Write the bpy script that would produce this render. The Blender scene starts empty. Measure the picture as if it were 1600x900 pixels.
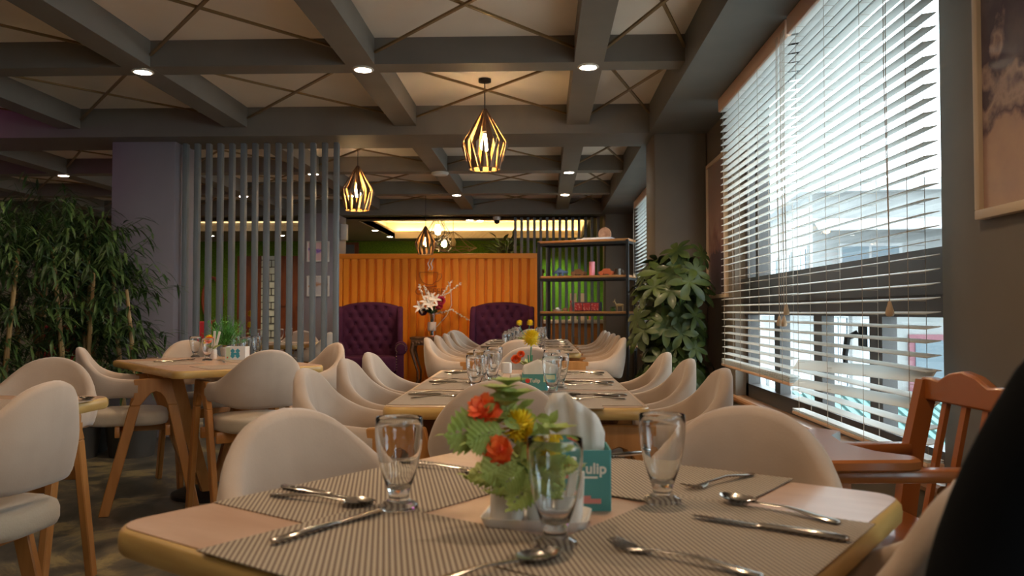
import bpy, bmesh, math, random
from mathutils import Vector, Matrix, noise as mnoise
PI = math.pi
sc = bpy.context.scene
COL = sc.collection
random.seed(7)

# ---------------------------------------------------------------- camera
F_PX = 1300.0
CAM_H = 1.04
PITCH = math.atan(37 / F_PX)
YAW = math.atan(49 / F_PX * math.cos(PITCH))
cam = bpy.data.objects.new('camera', bpy.data.cameras.new('camera'))
COL.objects.link(cam)
cam.location = (0, 0, CAM_H)
cam.rotation_euler = (PI / 2 + PITCH, 0, YAW)
cam.data.sensor_width = 36
cam.data.lens = 36 * F_PX / 1600
cam.data.clip_start = 0.05
cam.data.clip_end = 300
cam.data.dof.use_dof = True
cam.data.dof.focus_distance = 3.4
cam.data.dof.aperture_fstop = 6.3
sc.camera = cam

# ---------------------------------------------------------------- world, exposure
sc.view_settings.view_transform = 'Standard'
sc.view_settings.look = 'None'
sc.view_settings.gamma = 1
sc.view_settings.use_curve_mapping = False
sc.view_settings.exposure = 0.55
world = bpy.data.worlds.new('overcast_sky')
sc.world = world
world.use_nodes = True
_n, _l = world.node_tree.nodes, world.node_tree.links
_n.clear()
_o = _n.new('ShaderNodeOutputWorld'); _b = _n.new('ShaderNodeBackground')
_tc = _n.new('ShaderNodeTexCoord'); _sx = _n.new('ShaderNodeSeparateXYZ'); _cr = _n.new('ShaderNodeValToRGB')
_l.new(_tc.outputs['Generated'], _sx.inputs[0]); _l.new(_sx.outputs['Z'], _cr.inputs[0])
_cr.color_ramp.elements[0].position = 0.0; _cr.color_ramp.elements[0].color = (0.80, 0.92, 1.0, 1)
_cr.color_ramp.elements[1].position = 0.7; _cr.color_ramp.elements[1].color = (0.88, 0.95, 1.0, 1)
_l.new(_cr.outputs[0], _b.inputs[0]); _l.new(_b.outputs[0], _o.inputs[0])
_b.inputs[1].default_value = 5.0
SKY_W = _b

SPOT_W = 42.0        # ceiling downlights
PEND_W = 55.0        # pendant bulbs
WARM = (1.0, 0.66, 0.38)

def lamp(name, typ, loc, watts, color=WARM, size=0.05, parent=None, rot=(0, 0, 0), **kw):
    d = bpy.data.lights.new(name, typ)
    d.energy = watts; d.color = color
    if typ in ('POINT', 'SPOT'): d.shadow_soft_size = size
    if typ == 'AREA':
        d.shape = 'RECTANGLE'; d.size = size; d.size_y = kw.pop('size_y', size)
    for k, v in kw.items(): setattr(d, k, v)
    o = bpy.data.objects.new(name, d); COL.objects.link(o)
    o.location = loc; o.rotation_euler = rot
    if parent: o.parent = parent
    return o

# ---------------------------------------------------------------- helpers
def lerp(a, b, t): return a + (b - a) * t
def pl(x, xs, ys):
    if x <= xs[0]: return ys[0]
    for i in range(len(xs) - 1):
        if x <= xs[i + 1]: return lerp(ys[i], ys[i + 1], (x - xs[i]) / (xs[i + 1] - xs[i]))
    return ys[-1]
def sm(x, xs, ys):          # smooth interpolation (catmull)
    n = len(xs)
    if x <= xs[0]: return ys[0]
    if x >= xs[-1]: return ys[-1]
    for i in range(n - 1):
        if x <= xs[i + 1]:
            h = xs[i + 1] - xs[i]; t = (x - xs[i]) / h
            m0 = (ys[i + 1] - ys[i - 1]) / (xs[i + 1] - xs[i - 1]) if i > 0 else (ys[i + 1] - ys[i]) / h
            m1 = (ys[i + 2] - ys[i]) / (xs[i + 2] - xs[i]) if i + 2 < n else (ys[i + 1] - ys[i]) / h
            return (2*t**3-3*t*t+1)*ys[i] + (t**3-2*t*t+t)*h*m0 + (-2*t**3+3*t*t)*ys[i+1] + (t**3-t*t)*h*m1

class MB:
    """collects shapes into one mesh"""
    def __init__(s): s.bm = bmesh.new(); s.mi = 0
    def _fin(s, fs):
        for f in fs: f.material_index = s.mi
    def box(s, c, d, rot=None, bev=0.0, seg=2):
        before = set(s.bm.faces)
        M = Matrix.Translation(c)
        if rot is not None:
            M = M @ (rot if isinstance(rot, Matrix) else Matrix.Rotation(rot, 4, 'Z'))
        M = M @ Matrix.Diagonal((d[0], d[1], d[2], 1))
        r = bmesh.ops.create_cube(s.bm, size=1, matrix=M)
        if bev > 0:
            es = list({e for v in r['verts'] for e in v.link_edges})
            bmesh.ops.bevel(s.bm, geom=es, offset=bev, segments=seg, profile=0.5, affect='EDGES')
        s._fin(f for f in s.bm.faces if f not in before)
        return s
    def bx(s, x0, x1, y0, y1, z0, z1, bev=0.0):
        return s.box(((x0+x1)/2, (y0+y1)/2, (z0+z1)/2), (abs(x1-x0), abs(y1-y0), abs(z1-z0)), None, bev)
    def rings(s, rings, close=True, cap0=True, cap1=True):
        vs = [[s.bm.verts.new(p) for p in r] for r in rings]
        fs = []
        n = len(vs[0])
        for a, b in zip(vs, vs[1:]):
            for i in range(n if close else n - 1):
                j = (i + 1) % n
                try: fs.append(s.bm.faces.new((a[i], a[j], b[j], b[i])))
                except ValueError: pass
        if cap0 and close: fs.append(s.bm.faces.new(list(reversed(vs[0]))))
        if cap1 and close: fs.append(s.bm.faces.new(vs[-1]))
        s._fin(fs)
        return s
    def tube(s, pts, rad, n=8, cap=True):
        pts = [Vector(p) for p in pts]
        if not isinstance(rad, (list, tuple)): rad = [rad] * len(pts)
        rs = []
        t0 = (pts[1] - pts[0]).normalized()
        up = Vector((0, 0, 1)) if abs(t0.z) < 0.9 else Vector((0, 1, 0))
        x = t0.cross(up).normalized()
        for i, p in enumerate(pts):
            t = (pts[min(i+1, len(pts)-1)] - pts[max(i-1, 0)]).normalized()
            x = (x - t * x.dot(t)).normalized(); y = t.cross(x)
            rs.append([p + (x * math.cos(2*PI*k/n) + y * math.sin(2*PI*k/n)) * rad[i] for k in range(n)])
        return s.rings(rs, True, cap, cap)
    def bar(s, a, b, w, h, up=(0, 0, 1)):
        a, b = Vector(a), Vector(b); t = (b - a).normalized(); u = Vector(up)
        if abs(t.dot(u)) > .98: u = Vector((0, 1, 0))
        x = t.cross(u).normalized() * (w / 2); y = t.cross(x).normalized() * (h / 2)
        return s.rings([[p + x + y, p - x + y, p - x - y, p + x - y] for p in (a, b)])
    def lathe(s, prof, c=(0, 0, 0), n=24, cap0=True, cap1=True, M=None):
        rs = []
        for r, z in prof:
            ring = [Vector((r * math.cos(2*PI*k/n), r * math.sin(2*PI*k/n), z)) for k in range(n)]
            if M is not None: ring = [M @ p for p in ring]
            rs.append([p + Vector(c) for p in ring])
        return s.rings(rs, True, cap0, cap1)
    def prism(s, poly, axis='x', t0=0, t1=1, M=None):
        def P(a, b, t):
            v = {'x': (t, a, b), 'y': (a, t, b), 'z': (a, b, t)}[axis]
            return M @ Vector(v) if M is not None else Vector(v)
        return s.rings([[P(a, b, t0) for a, b in poly], [P(a, b, t1) for a, b in poly]])
    def grid(s, fn, nu, nv):
        vs = [[s.bm.verts.new(fn(i / nu, j / nv)) for j in range(nv + 1)] for i in range(nu + 1)]
        fs = []
        for i in range(nu):
            for j in range(nv):
                fs.append(s.bm.faces.new((vs[i][j], vs[i+1][j], vs[i+1][j+1], vs[i][j+1])))
        s._fin(fs); return s
    def sphere(s, c, r, n=12, sc3=(1, 1, 1), rot=None):
        M = Matrix.Translation(c)
        if rot is not None: M = M @ rot
        M = M @ Matrix.Diagonal((r*sc3[0], r*sc3[1], r*sc3[2], 1))
        before = set(s.bm.faces)
        bmesh.ops.create_uvsphere(s.bm, u_segments=n, v_segments=max(6, n * 2 // 3), radius=1, matrix=M)
        s._fin(f for f in s.bm.faces if f not in before); return s
    def leaf(s, p, d, up, L, W, bend=0.25, seg=4, pw=1.0):
        p = Vector(p); d = Vector(d).normalized(); up = Vector(up)
        side = d.cross(up)
        if side.length < 1e-3: side = d.cross(Vector((1, 0, 0)))
        side.normalize(); nrm = side.cross(d).normalized()
        L_, C_, R_ = [], [], []
        for i in range(seg + 1):
            t = i / seg
            w = W * math.sin(PI * min(1, t ** pw * .9 + .08)) ** .8 if 0 < i < seg else W * .06
            c = p + d * (L * t) - nrm * (bend * L * t * t)
            C_.append(s.bm.verts.new(c)); L_.append(s.bm.verts.new(c + side * w / 2 + nrm * w * .12)); R_.append(s.bm.verts.new(c - side * w / 2 + nrm * w * .12))
        fs = []
        for i in range(seg):
            fs.append(s.bm.faces.new((L_[i], C_[i], C_[i+1], L_[i+1]))); fs.append(s.bm.faces.new((C_[i], R_[i], R_[i+1], C_[i+1])))
        s._fin(fs); return s
    def build(s, name, mat, parent=None, smooth=35, solid=0.0, recalc=True):
        if recalc: bmesh.ops.recalc_face_normals(s.bm, faces=s.bm.faces[:])
        me = bpy.data.meshes.new(name); s.bm.to_mesh(me); s.bm.free()
        for m in (mat if isinstance(mat, (list, tuple)) else [mat]): me.materials.append(m)
        if smooth:
            me.polygons.foreach_set('use_smooth', [True] * len(me.polygons))
            me.set_sharp_from_angle(angle=math.radians(smooth))
        o = bpy.data.objects.new(name, me); COL.objects.link(o)
        if parent is not None: o.parent = parent
        if solid:
            m = o.modifiers.new('thickness', 'SOLIDIFY'); m.thickness = solid; m.offset = 0
        return o

def tag(o, label, cat, group=None, kind=None):
    o['label'] = label; o['category'] = cat
    if group: o['group'] = group
    if kind: o['kind'] = kind
    return o
def struct(o, label=None):
    o['kind'] = 'structure'
    if label: o['label'] = label
    return o
def thing(name, label, cat, loc=(0, 0, 0), rz=0, group=None):
    o = bpy.data.objects.new(name, None); COL.objects.link(o)
    o.empty_display_size = .1
    o.location = loc; o.rotation_euler = (0, 0, rz)
    return tag(o, label, cat, group)
KIDS = {}
def dup(root, loc, rz=0, label=None, group=None, scale=None):
    r = root.copy(); COL.objects.link(r); r.location = loc; r.rotation_euler = (0, 0, rz)
    if label: r['label'] = label
    if group: r['group'] = group
    if scale: r.scale = (scale,) * 3
    for ch in list(root.children):
        c = ch.copy(); COL.objects.link(c); c.parent = r
        for g in list(ch.children):
            d = g.copy(); COL.objects.link(d); d.parent = c
    return r
class Proto:
    """hands out the first-built thing once, copies of it afterwards"""
    def __init__(s, root): s.root = root; s.used = False
    def put(s, loc, rz=0, label=None, group=None, scale=None):
        if s.used: return dup(s.root, loc, rz, label, group, scale)
        s.used = True; r = s.root; r.location = loc; r.rotation_euler = (0, 0, rz)
        if label: r['label'] = label
        if group: r['group'] = group
        if scale: r.scale = (scale,) * 3
        return r
def face_rz(fx, fy): return math.atan2(-fx, fy)

# ---------------------------------------------------------------- materials
MATS = {}
def mat(name, col, rough=.5, metal=0, col2=None, scale=6, stretch=(1, 1, 1), bump=0, bscale=None, sheen=0, trans=0, ior=1.45, emit=None, estr=0, coat=0, spec=.5, detail=3, fac=(.35, .65), sss=0):
    if name in MATS: return MATS[name]
    m = bpy.data.materials.new(name); m.use_nodes = True
    N, L = m.node_tree.nodes, m.node_tree.links
    b = N['Principled BSDF']
    b.inputs['Base Color'].default_value = (*col, 1); b.inputs['Roughness'].default_value = rough
    b.inputs['Metallic'].default_value = metal; b.inputs['IOR'].default_value = ior
    b.inputs['Transmission Weight'].default_value = trans
    b.inputs['Specular IOR Level'].default_value = spec
    if sheen: b.inputs['Sheen Weight'].default_value = sheen; b.inputs['Sheen Roughness'].default_value = .5
    if coat: b.inputs['Coat Weight'].default_value = coat; b.inputs['Coat Roughness'].default_value = .15
    if emit: b.inputs['Emission Color'].default_value = (*emit, 1); b.inputs['Emission Strength'].default_value = estr
    if col2 or bump:
        tc = N.new('ShaderNodeTexCoord'); mp = N.new('ShaderNodeMapping'); mp.inputs['Scale'].default_value = stretch
        L.new(tc.outputs['Object'], mp.inputs[0])
    if col2:
        nz = N.new('ShaderNodeTexNoise'); nz.inputs['Scale'].default_value = scale; nz.inputs['Detail'].default_value = detail
        L.new(mp.outputs[0], nz.inputs['Vector'])
        cr = N.new('ShaderNodeValToRGB'); cr.color_ramp.elements[0].position = fac[0]; cr.color_ramp.elements[1].position = fac[1]
        cr.color_ramp.elements[0].color = (*col, 1); cr.color_ramp.elements[1].color = (*col2, 1)
        L.new(nz.outputs['Fac'], cr.inputs[0]); L.new(cr.outputs[0], b.inputs['Base Color'])
    if bump:
        nb = N.new('ShaderNodeTexNoise'); nb.inputs['Scale'].default_value = bscale or scale * 6; nb.inputs['Detail'].default_value = 4
        L.new(mp.outputs[0], nb.inputs['Vector'])
        bp = N.new('ShaderNodeBump'); bp.inputs['Strength'].default_value = bump; bp.inputs['Distance'].default_value = .01
        L.new(nb.outputs['Fac'], bp.inputs['Height']); L.new(bp.outputs[0], b.inputs['Normal'])
    MATS[name] = m
    return m

beam_m = mat('beam_paint', (.170, .148, .125), .6, col2=(.190, .168, .142), scale=3)
soffit_m = mat('soffit_paint', (.145, .145, .138), .65, col2=(.165, .162, .152), scale=3)
wall_m = mat('dark_wall_paint', (.17, .137, .105), .55, col2=(.195, .158, .122), scale=2.5)
pillar_m = mat('pillar_paint', (.23, .195, .22), .6, col2=(.26, .22, .245), scale=2)
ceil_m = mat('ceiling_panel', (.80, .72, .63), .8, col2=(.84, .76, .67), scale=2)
slat_m = mat('screen_slat_paint', (.17, .18, .19), .5, col2=(.19, .20, .21), scale=5)
brass_m = mat('brass_rod', (.26, .17, .075), .45, metal=.5)
oak_m = mat('warm_oak', (.40, .165, .042), .42, col2=(.48, .21, .06), scale=5, stretch=(6, 6, .7), coat=.2)
rim_m = mat('tabletop_edge_oak', (.60, .37, .12), .35, col2=(.50, .29, .085), scale=9, stretch=(1, 1, 6), coat=.3)
top_m = mat('tabletop_laminate', (.47, .27, .17), .32, col2=(.58, .37, .255), scale=6, stretch=(.7, 3, 1), bump=.02, bscale=40, coat=.15, fac=(.3, .7))
darkwood_m = mat('dark_table_leg', (.13, .05, .018), .4, col2=(.23, .10, .035), scale=5, stretch=(6, 6, .7))
fabric_m = mat('beige_velvet', (.43, .31, .23), .9, col2=(.49, .365, .28), scale=5, bump=.04, bscale=220, sheen=.35)
seat_m = mat('beige_seat_fabric', (.44, .36, .27), .9, col2=(.50, .41, .31), scale=7, bump=.12, bscale=180, sheen=.3)
glass_m = mat('drinking_glass', (.97, .985, .99), .02, trans=1, ior=1.45)
steel_m = mat('cutlery_steel', (.62, .56, .50), .18, metal=1)
white_m = mat('white_ceramic', (.82, .76, .70), .3, coat=.3)
tissue_m = mat('white_tissue', (.88, .79, .70), .9, col2=(.92, .84, .76), scale=4)
black_m = mat('black_metal', (.012, .011, .011), .45)
whitep_m = mat('white_frame_paint', (.66, .60, .55), .5)
blind_m = mat('blind_slat', (.86, .84, .81), .45, spec=.4)
_N, _L = blind_m.node_tree.nodes, blind_m.node_tree.links
_mx = _N.new('ShaderNodeMixShader'); _tr = _N.new('ShaderNodeBsdfTranslucent'); _tr.inputs[0].default_value = (.80, .84, .84, 1); _mx.inputs[0].default_value = .42
_L.new(_N['Principled BSDF'].outputs[0], _mx.inputs[1]); _L.new(_tr.outputs[0], _mx.inputs[2]); _L.new(_mx.outputs[0], _N['Material Output'].inputs[0])
blindwood_m = mat('blind_headrail_wood', (.70, .43, .29), .4, col2=(.76, .50, .35), scale=5, stretch=(1, .3, 4))
cord_m = mat('blind_cord', (.45, .36, .28), .8)
wframe_m = mat('dark_window_frame', (.060, .052, .048), .4)
purple_m = mat('plum_velvet', (.052, .009, .024), .9, col2=(.070, .014, .034), scale=6, spec=.2, bump=.1, bscale=150)
green_m = mat('grass_wall', (.07, .15, .008), .95, col2=(.14, .27, .02), scale=40, bump=.8, bscale=120, detail=6)
orange_m = mat('orange_container_paint', (.80, .23, .012), .42, col2=(.86, .26, .018), scale=2, spec=.4)
leafd_m = mat('bamboo_leaf', (.020, .048, .010), .5, col2=(.085, .14, .03), scale=7, fac=(.42, .68))
leafg_m = mat('schefflera_leaf', (.015, .032, .005), .5, col2=(.06, .08, .012), scale=9, coat=.05)
cane_m = mat('bamboo_cane', (.34, .19, .07), .5, col2=(.42, .26, .10), scale=6)
stem_m = mat('green_stem', (.10, .20, .04), .5)
pot_m = mat('dark_pot', (.05, .045, .04), .6)
# ================================================================ STRUCTURE
ZC, ZB, ZS = CAM_H + 1.647, CAM_H + 1.485, CAM_H + 1.415      # ceiling panel, small beams, big beams / soffit
XW = 1.30                                                     # window wall
Y0, Y1 = -2.6, 16.5                                           # rear wall, far grass wall
XL = -8.0
def floor_mat():
    m = bpy.data.materials.new('stained_concrete'); m.use_nodes = True
    N, L = m.node_tree.nodes, m.node_tree.links; b = N['Principled BSDF']
    tc = N.new('ShaderNodeTexCoord')
    a = N.new('ShaderNodeTexNoise'); a.inputs['Scale'].default_value = 1.6; a.inputs['Detail'].default_value = 8; a.inputs['Roughness'].default_value = .65; a.inputs['Distortion'].default_value = 1.2
    L.new(tc.outputs['Object'], a.inputs['Vector'])
    r = N.new('ShaderNodeValToRGB')
    for i, (p, c) in enumerate([(.38, (.045, .042, .036)), (.49, (.11, .095, .07)), (.57, (.32, .25, .12)), (.66, (.15, .13, .10))]):
        e = r.color_ramp.elements[i] if i < 2 else r.color_ramp.elements.new(p)
        e.position = p; e.color = (*c, 1)
    L.new(a.outputs['Fac'], r.inputs[0]); L.new(r.outputs[0], b.inputs['Base Color'])
    b.inputs['Roughness'].default_value = .38
    return m
struct(MB().bx(XL, XW, Y0, Y1, -.12, 0).build('floor', floor_mat(), smooth=0))
struct(MB().bx(XL, XW + .3, Y0, 12.3, ZC, ZC + .1).build('ceiling', ceil_m, smooth=0))
# far room ceiling: lower slab with a lit tray
tray_m = mat('cove_ceiling_paint', (.70, .60, .44), .8)
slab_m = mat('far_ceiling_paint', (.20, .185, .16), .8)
mb = MB()
TX0, TX1, TY0, TY1 = -2.86, .72, 12.86, 15.9
UX0, UX1, UY0, UY1 = -6.2, -3.78, 12.86, 14.35
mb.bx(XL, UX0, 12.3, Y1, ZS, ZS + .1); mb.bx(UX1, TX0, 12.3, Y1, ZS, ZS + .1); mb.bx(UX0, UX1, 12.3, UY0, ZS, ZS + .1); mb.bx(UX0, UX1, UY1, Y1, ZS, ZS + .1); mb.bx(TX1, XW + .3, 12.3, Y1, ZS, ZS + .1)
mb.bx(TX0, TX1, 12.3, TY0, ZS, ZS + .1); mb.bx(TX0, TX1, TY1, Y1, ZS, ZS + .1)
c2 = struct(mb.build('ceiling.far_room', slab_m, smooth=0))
def tray(TX0, TX1, TY0, TY1, lab):
  mb = MB()
  mb.bx(TX0 - .2, TX1 + .2, TY0 - .2, TY1 + .2, ZS + .32, ZS + .36)
  mb.bx(TX0 - .22, TX0 - .2, TY0 - .2, TY1 + .2, ZS + .1, ZS + .36); mb.bx(TX1 + .2, TX1 + .22, TY0 - .2, TY1 + .2, ZS + .1, ZS + .36)
  mb.bx(TX0 - .2, TX1 + .2, TY1 + .2, TY1 + .22, ZS + .1, ZS + .36); mb.bx(TX0 - .2, TX1 + .2, TY0 - .22, TY0 - .2, ZS + .1, ZS + .36)
  for a, b, c, d in ((TX0 - .02, TX0, TY0, TY1), (TX1, TX1 + .02, TY0, TY1), (TX0, TX1, TY1, TY1 + .02)):
      mb.bx(a, b, c, d, ZS - .002, ZS + .14)
  struct(mb.build('ceiling.cove_tray', tray_m, smooth=0))
  led_m = mat('warm_led_strip', (1, .8, .5), .5, emit=(1.0, .72, .34), estr=22) if TX0 > -4 else mat('added_tray_led', (1, .8, .5), .5, emit=(1.0, .86, .62), estr=5)  # the small left tray's strip is added to make its ceiling bright
  mb = MB()
  mb.bx(TX0 - .17, TX0 - .13, TY0, TY1, ZS + .12, ZS + .14); mb.bx(TX0, TX1, TY1 + .13, TY1 + .17, ZS + .12, ZS + .14)
  mb.bx(TX1 + .13, TX1 + .17, TY0, TY1, ZS + .12, ZS + .14)
  tag(mb.build('led_strip', led_m, smooth=0), lab, 'light strip')

tray(TX0, TX1, TY0, TY1, 'warm glowing led strip hidden in the ceiling tray beyond the orange wall')
tray(UX0, UX1, UY0, UY1, 'added led strip brightening the small ceiling tray behind the left screen')

# walls
WY0, WY1, WZ0 = 2.76, 5.70, .47                               # near window opening
W2Y0, W2Y1 = 7.35, 10.9
RY0, RY1 = -2.2, 1.2                                          # window behind the camera
th = .16
mb = MB()
for a, b in ((Y0, RY0), (RY1, WY0), (WY1, W2Y0), (W2Y1, Y1)): mb.bx(XW, XW + th, a, b, 0, ZC)
for a, b in ((RY0, RY1), (WY0, WY1), (W2Y0, W2Y1)):
    mb.bx(XW, XW + th, a, b, 0, WZ0); mb.bx(XW, XW + th, a, b, ZS, ZC)
struct(mb.build('wall_right', wall_m, smooth=0))
struct(MB().bx(XL - .15, XL, Y0, Y1, 0, ZC).build('wall_left', wall_m, smooth=0))
struct(MB().bx(XL, XW + th, Y0 - .15, Y0, 0, ZC).build('wall_rear', wall_m, smooth=0))
struct(MB().bx(XL, XW + th, Y1, Y1 + .15, 0, ZC).build('wall_far', green_m, smooth=0), 'far wall covered with green artificial grass')
struct(MB().bx(XL, -6.95, Y1 - .08, Y1, 0, ZC).build('wall_far_left', wall_m, smooth=0))
# columns
struct(MB().bx(.88, XW, 6.62, 7.14, 0, ZS + .02, .02).build('wall_pillar_window', wall_m), 'dark pillar between the two windows')
struct(MB().bx(-3.60, -3.06, 6.78, 7.30, 0, ZS + .02, .015).build('wall_pillar_left', pillar_m), 'grey pillar beside the slatted screen')
struct(MB().bx(-3.56, -2.99, 12.0, 12.5, 0, ZS + .02, .015).build('wall_pillar_far', pillar_m), 'grey pillar left of the orange wall')
struct(MB().bx(.90, XW, 12.1, 12.6, 0, ZS + .02, .015).build('wall_pillar_far_right', wall_m), 'dark pillar behind the shelf rack')
# soffit along the window wall, main beams
tn = 0
def trim(mb, m=beam_m, sm_=0, label=None):
    global tn
    tn += 1
    return struct(mb.build('trim_%d' % tn, m, smooth=sm_), label)
trim(MB().bx(.84, XW + th, Y0, 12.3, ZS, ZC, .0), soffit_m, label='soffit along the window wall')
trim(MB().bx(XL, .84, 6.58, 7.12, ZS, ZC), beam_m, label='main cross beam')
trim(MB().bx(XL, .84, 12.05, 12.62, ZS, ZC), beam_m, label='far main cross beam')
BX = [(.186, .361)] + [(-1.013 - 1.371 * k - .175, -1.013 - 1.371 * k) for k in range(5)]
BX = [BX[0]] + [(-1.188 - 1.371 * k, -1.013 - 1.371 * k) for k in range(5)]
for a, b in BX: trim(MB().bx(a, b, Y0, 12.05, ZB, ZC + .01), beam_m, label='ceiling beam running to the far end')
CY = [(-.04, .135), (1.615, 1.79), (3.27, 3.445), (4.925, 5.10), (8.73, 8.905), (10.41, 10.585)]
for a, b in CY: trim(MB().bx(XL, .84, a, b, ZB + .001, ZC + .01), beam_m, label='ceiling beam running across the room')

# brass cross rods, one crossed pair per ceiling cell
XS = [(.361, .84)] + [(BX[k + 1][1], BX[k][0]) for k in range(len(BX) - 1)]
YS = [(1.79, 3.27), (3.445, 4.925), (5.10, 6.58), (7.12, 8.73), (8.905, 10.41), (10.585, 12.05)]
colname = ['window column', 'pendant column', 'first column left of it', 'second column left of it', 'third column left of it', 'fourth column left of it']
rowname = ['third row before the main beam', 'second row before the main beam', 'row before the main beam', 'first row past the main beam', 'middle row past the main beam', 'last row before the far beam']
for i, (xa, xb) in enumerate(XS):
    for j, (ya, yb) in enumerate(YS):
        if i >= 4 and j < 2: continue
        zc = CAM_H + 1.565
        t = thing('cross_rods', 'crossed brass rods, %s, %s' % (colname[i], rowname[j]), 'ceiling rods', ((xa + xb) / 2, (ya + yb) / 2, zc), 0, 'crossed brass rods under the ceiling cells')
        hx, hy = (xb - xa) / 2, (yb - ya) / 2
        for s_, dz in ((1, .007), (-1, -.007)):
            m_ = MB(); m_.bar((-hx, -hy * s_, dz), (hx, hy * s_, dz), .018, .012)
            m_.build('rod', brass_m, t, smooth=0)

# ---------------------------------------------------------------- windows
pane_m = bpy.data.materials.new('window_glass'); pane_m.use_nodes = True
_N, _L = pane_m.node_tree.nodes, pane_m.node_tree.links
_N.clear()
_o = _N.new('ShaderNodeOutputMaterial'); _mx = _N.new('ShaderNodeMixShader'); _t = _N.new('ShaderNodeBsdfTransparent'); _g = _N.new('ShaderNodeBsdfGlossy')
_t.inputs[0].default_value = (.93, .97, .97, 1); _g.inputs['Roughness'].default_value = .02; _mx.inputs[0].default_value = .06
_L.new(_t.outputs[0], _mx.inputs[1]); _L.new(_g.outputs[0], _mx.inputs[2]); _L.new(_mx.outputs[0], _o.inputs[0])
XF = 1.37
ledge_m = mat('window_ledge_wood', (.36, .17, .075), .4, coat=.2)
def window(n, ya, yb, lower=True):
    mb = MB()
    f = .07
    mb.bx(XF, XF + .08, ya, ya + f, WZ0, ZS); mb.bx(XF, XF + .08, yb - f, yb, WZ0, ZS)
    mb.bx(XF, XF + .08, ya, yb, WZ0, WZ0 + .09); mb.bx(XF, XF + .08, ya, yb, ZS - .06, ZS)
    mb.bx(XF - .03, XF + .09, ya, yb, 1.10, 1.26)                  # transom
    if lower: mb.bx(XF - .01, XF + .08, ya, yb, 1.02, 1.10)
    o = struct(mb.build('window_%d' % n, wframe_m, smooth=0))
    ps = MB()
    k = max(2, int(round((yb - ya) / .75)))
    for i in range(1, k):
        y = ya + (yb - ya) * i / k
        ps.bx(XF + .01, XF + .07, y - .045, y + .045, WZ0, 1.10)
        ps.bx(XF + .03, XF + .09, y + .09, y + .14, WZ0 + .05, 1.06)
    ps.build('mullion', wframe_m, o, smooth=0)
    up = MB()
    up.bx(XF, XF + .08, yb - .34, yb - .28, 1.26, ZS); up.build('upper_mullion', wframe_m, o, smooth=0)
    MB().bx(XF + .05, XF + .054, ya + .02, yb - .02, WZ0 + .05, 1.15).build('lower_pane', pane_m, o, smooth=0)
    MB().bx(XF + .05, XF + .054, ya + .02, yb - .02, 1.20, ZS - .03).build('upper_pane', pane_m, o, smooth=0)
    lg = MB(); lg.tube([(XW - .03, ya - .05, WZ0 - .005), (XW - .03, yb + .05, WZ0 - .005)], .022, 10); lg.bx(XW - .03, XF, ya - .02, yb + .02, WZ0 - .025, WZ0 + .004)
    lg.build('window_ledge', ledge_m, o)
    return o
w1 = window(1, WY0, WY1); w2 = window(2, W2Y0, W2Y1); w3 = window(3, RY0, RY1)
h_ = MB(); h_.box((XF - .03, 3.55, .93), (.03, .035, .10), None, .006); h_.tube([(XF - .05, 3.55, .95), (XF - .09, 3.56, .93), (XF - .095, 3.575, .86), (XF - .09, 3.58, .78)], [.014, .014, .012, .009], 8)
h_.build('window_handle', black_m, w1)

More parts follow.
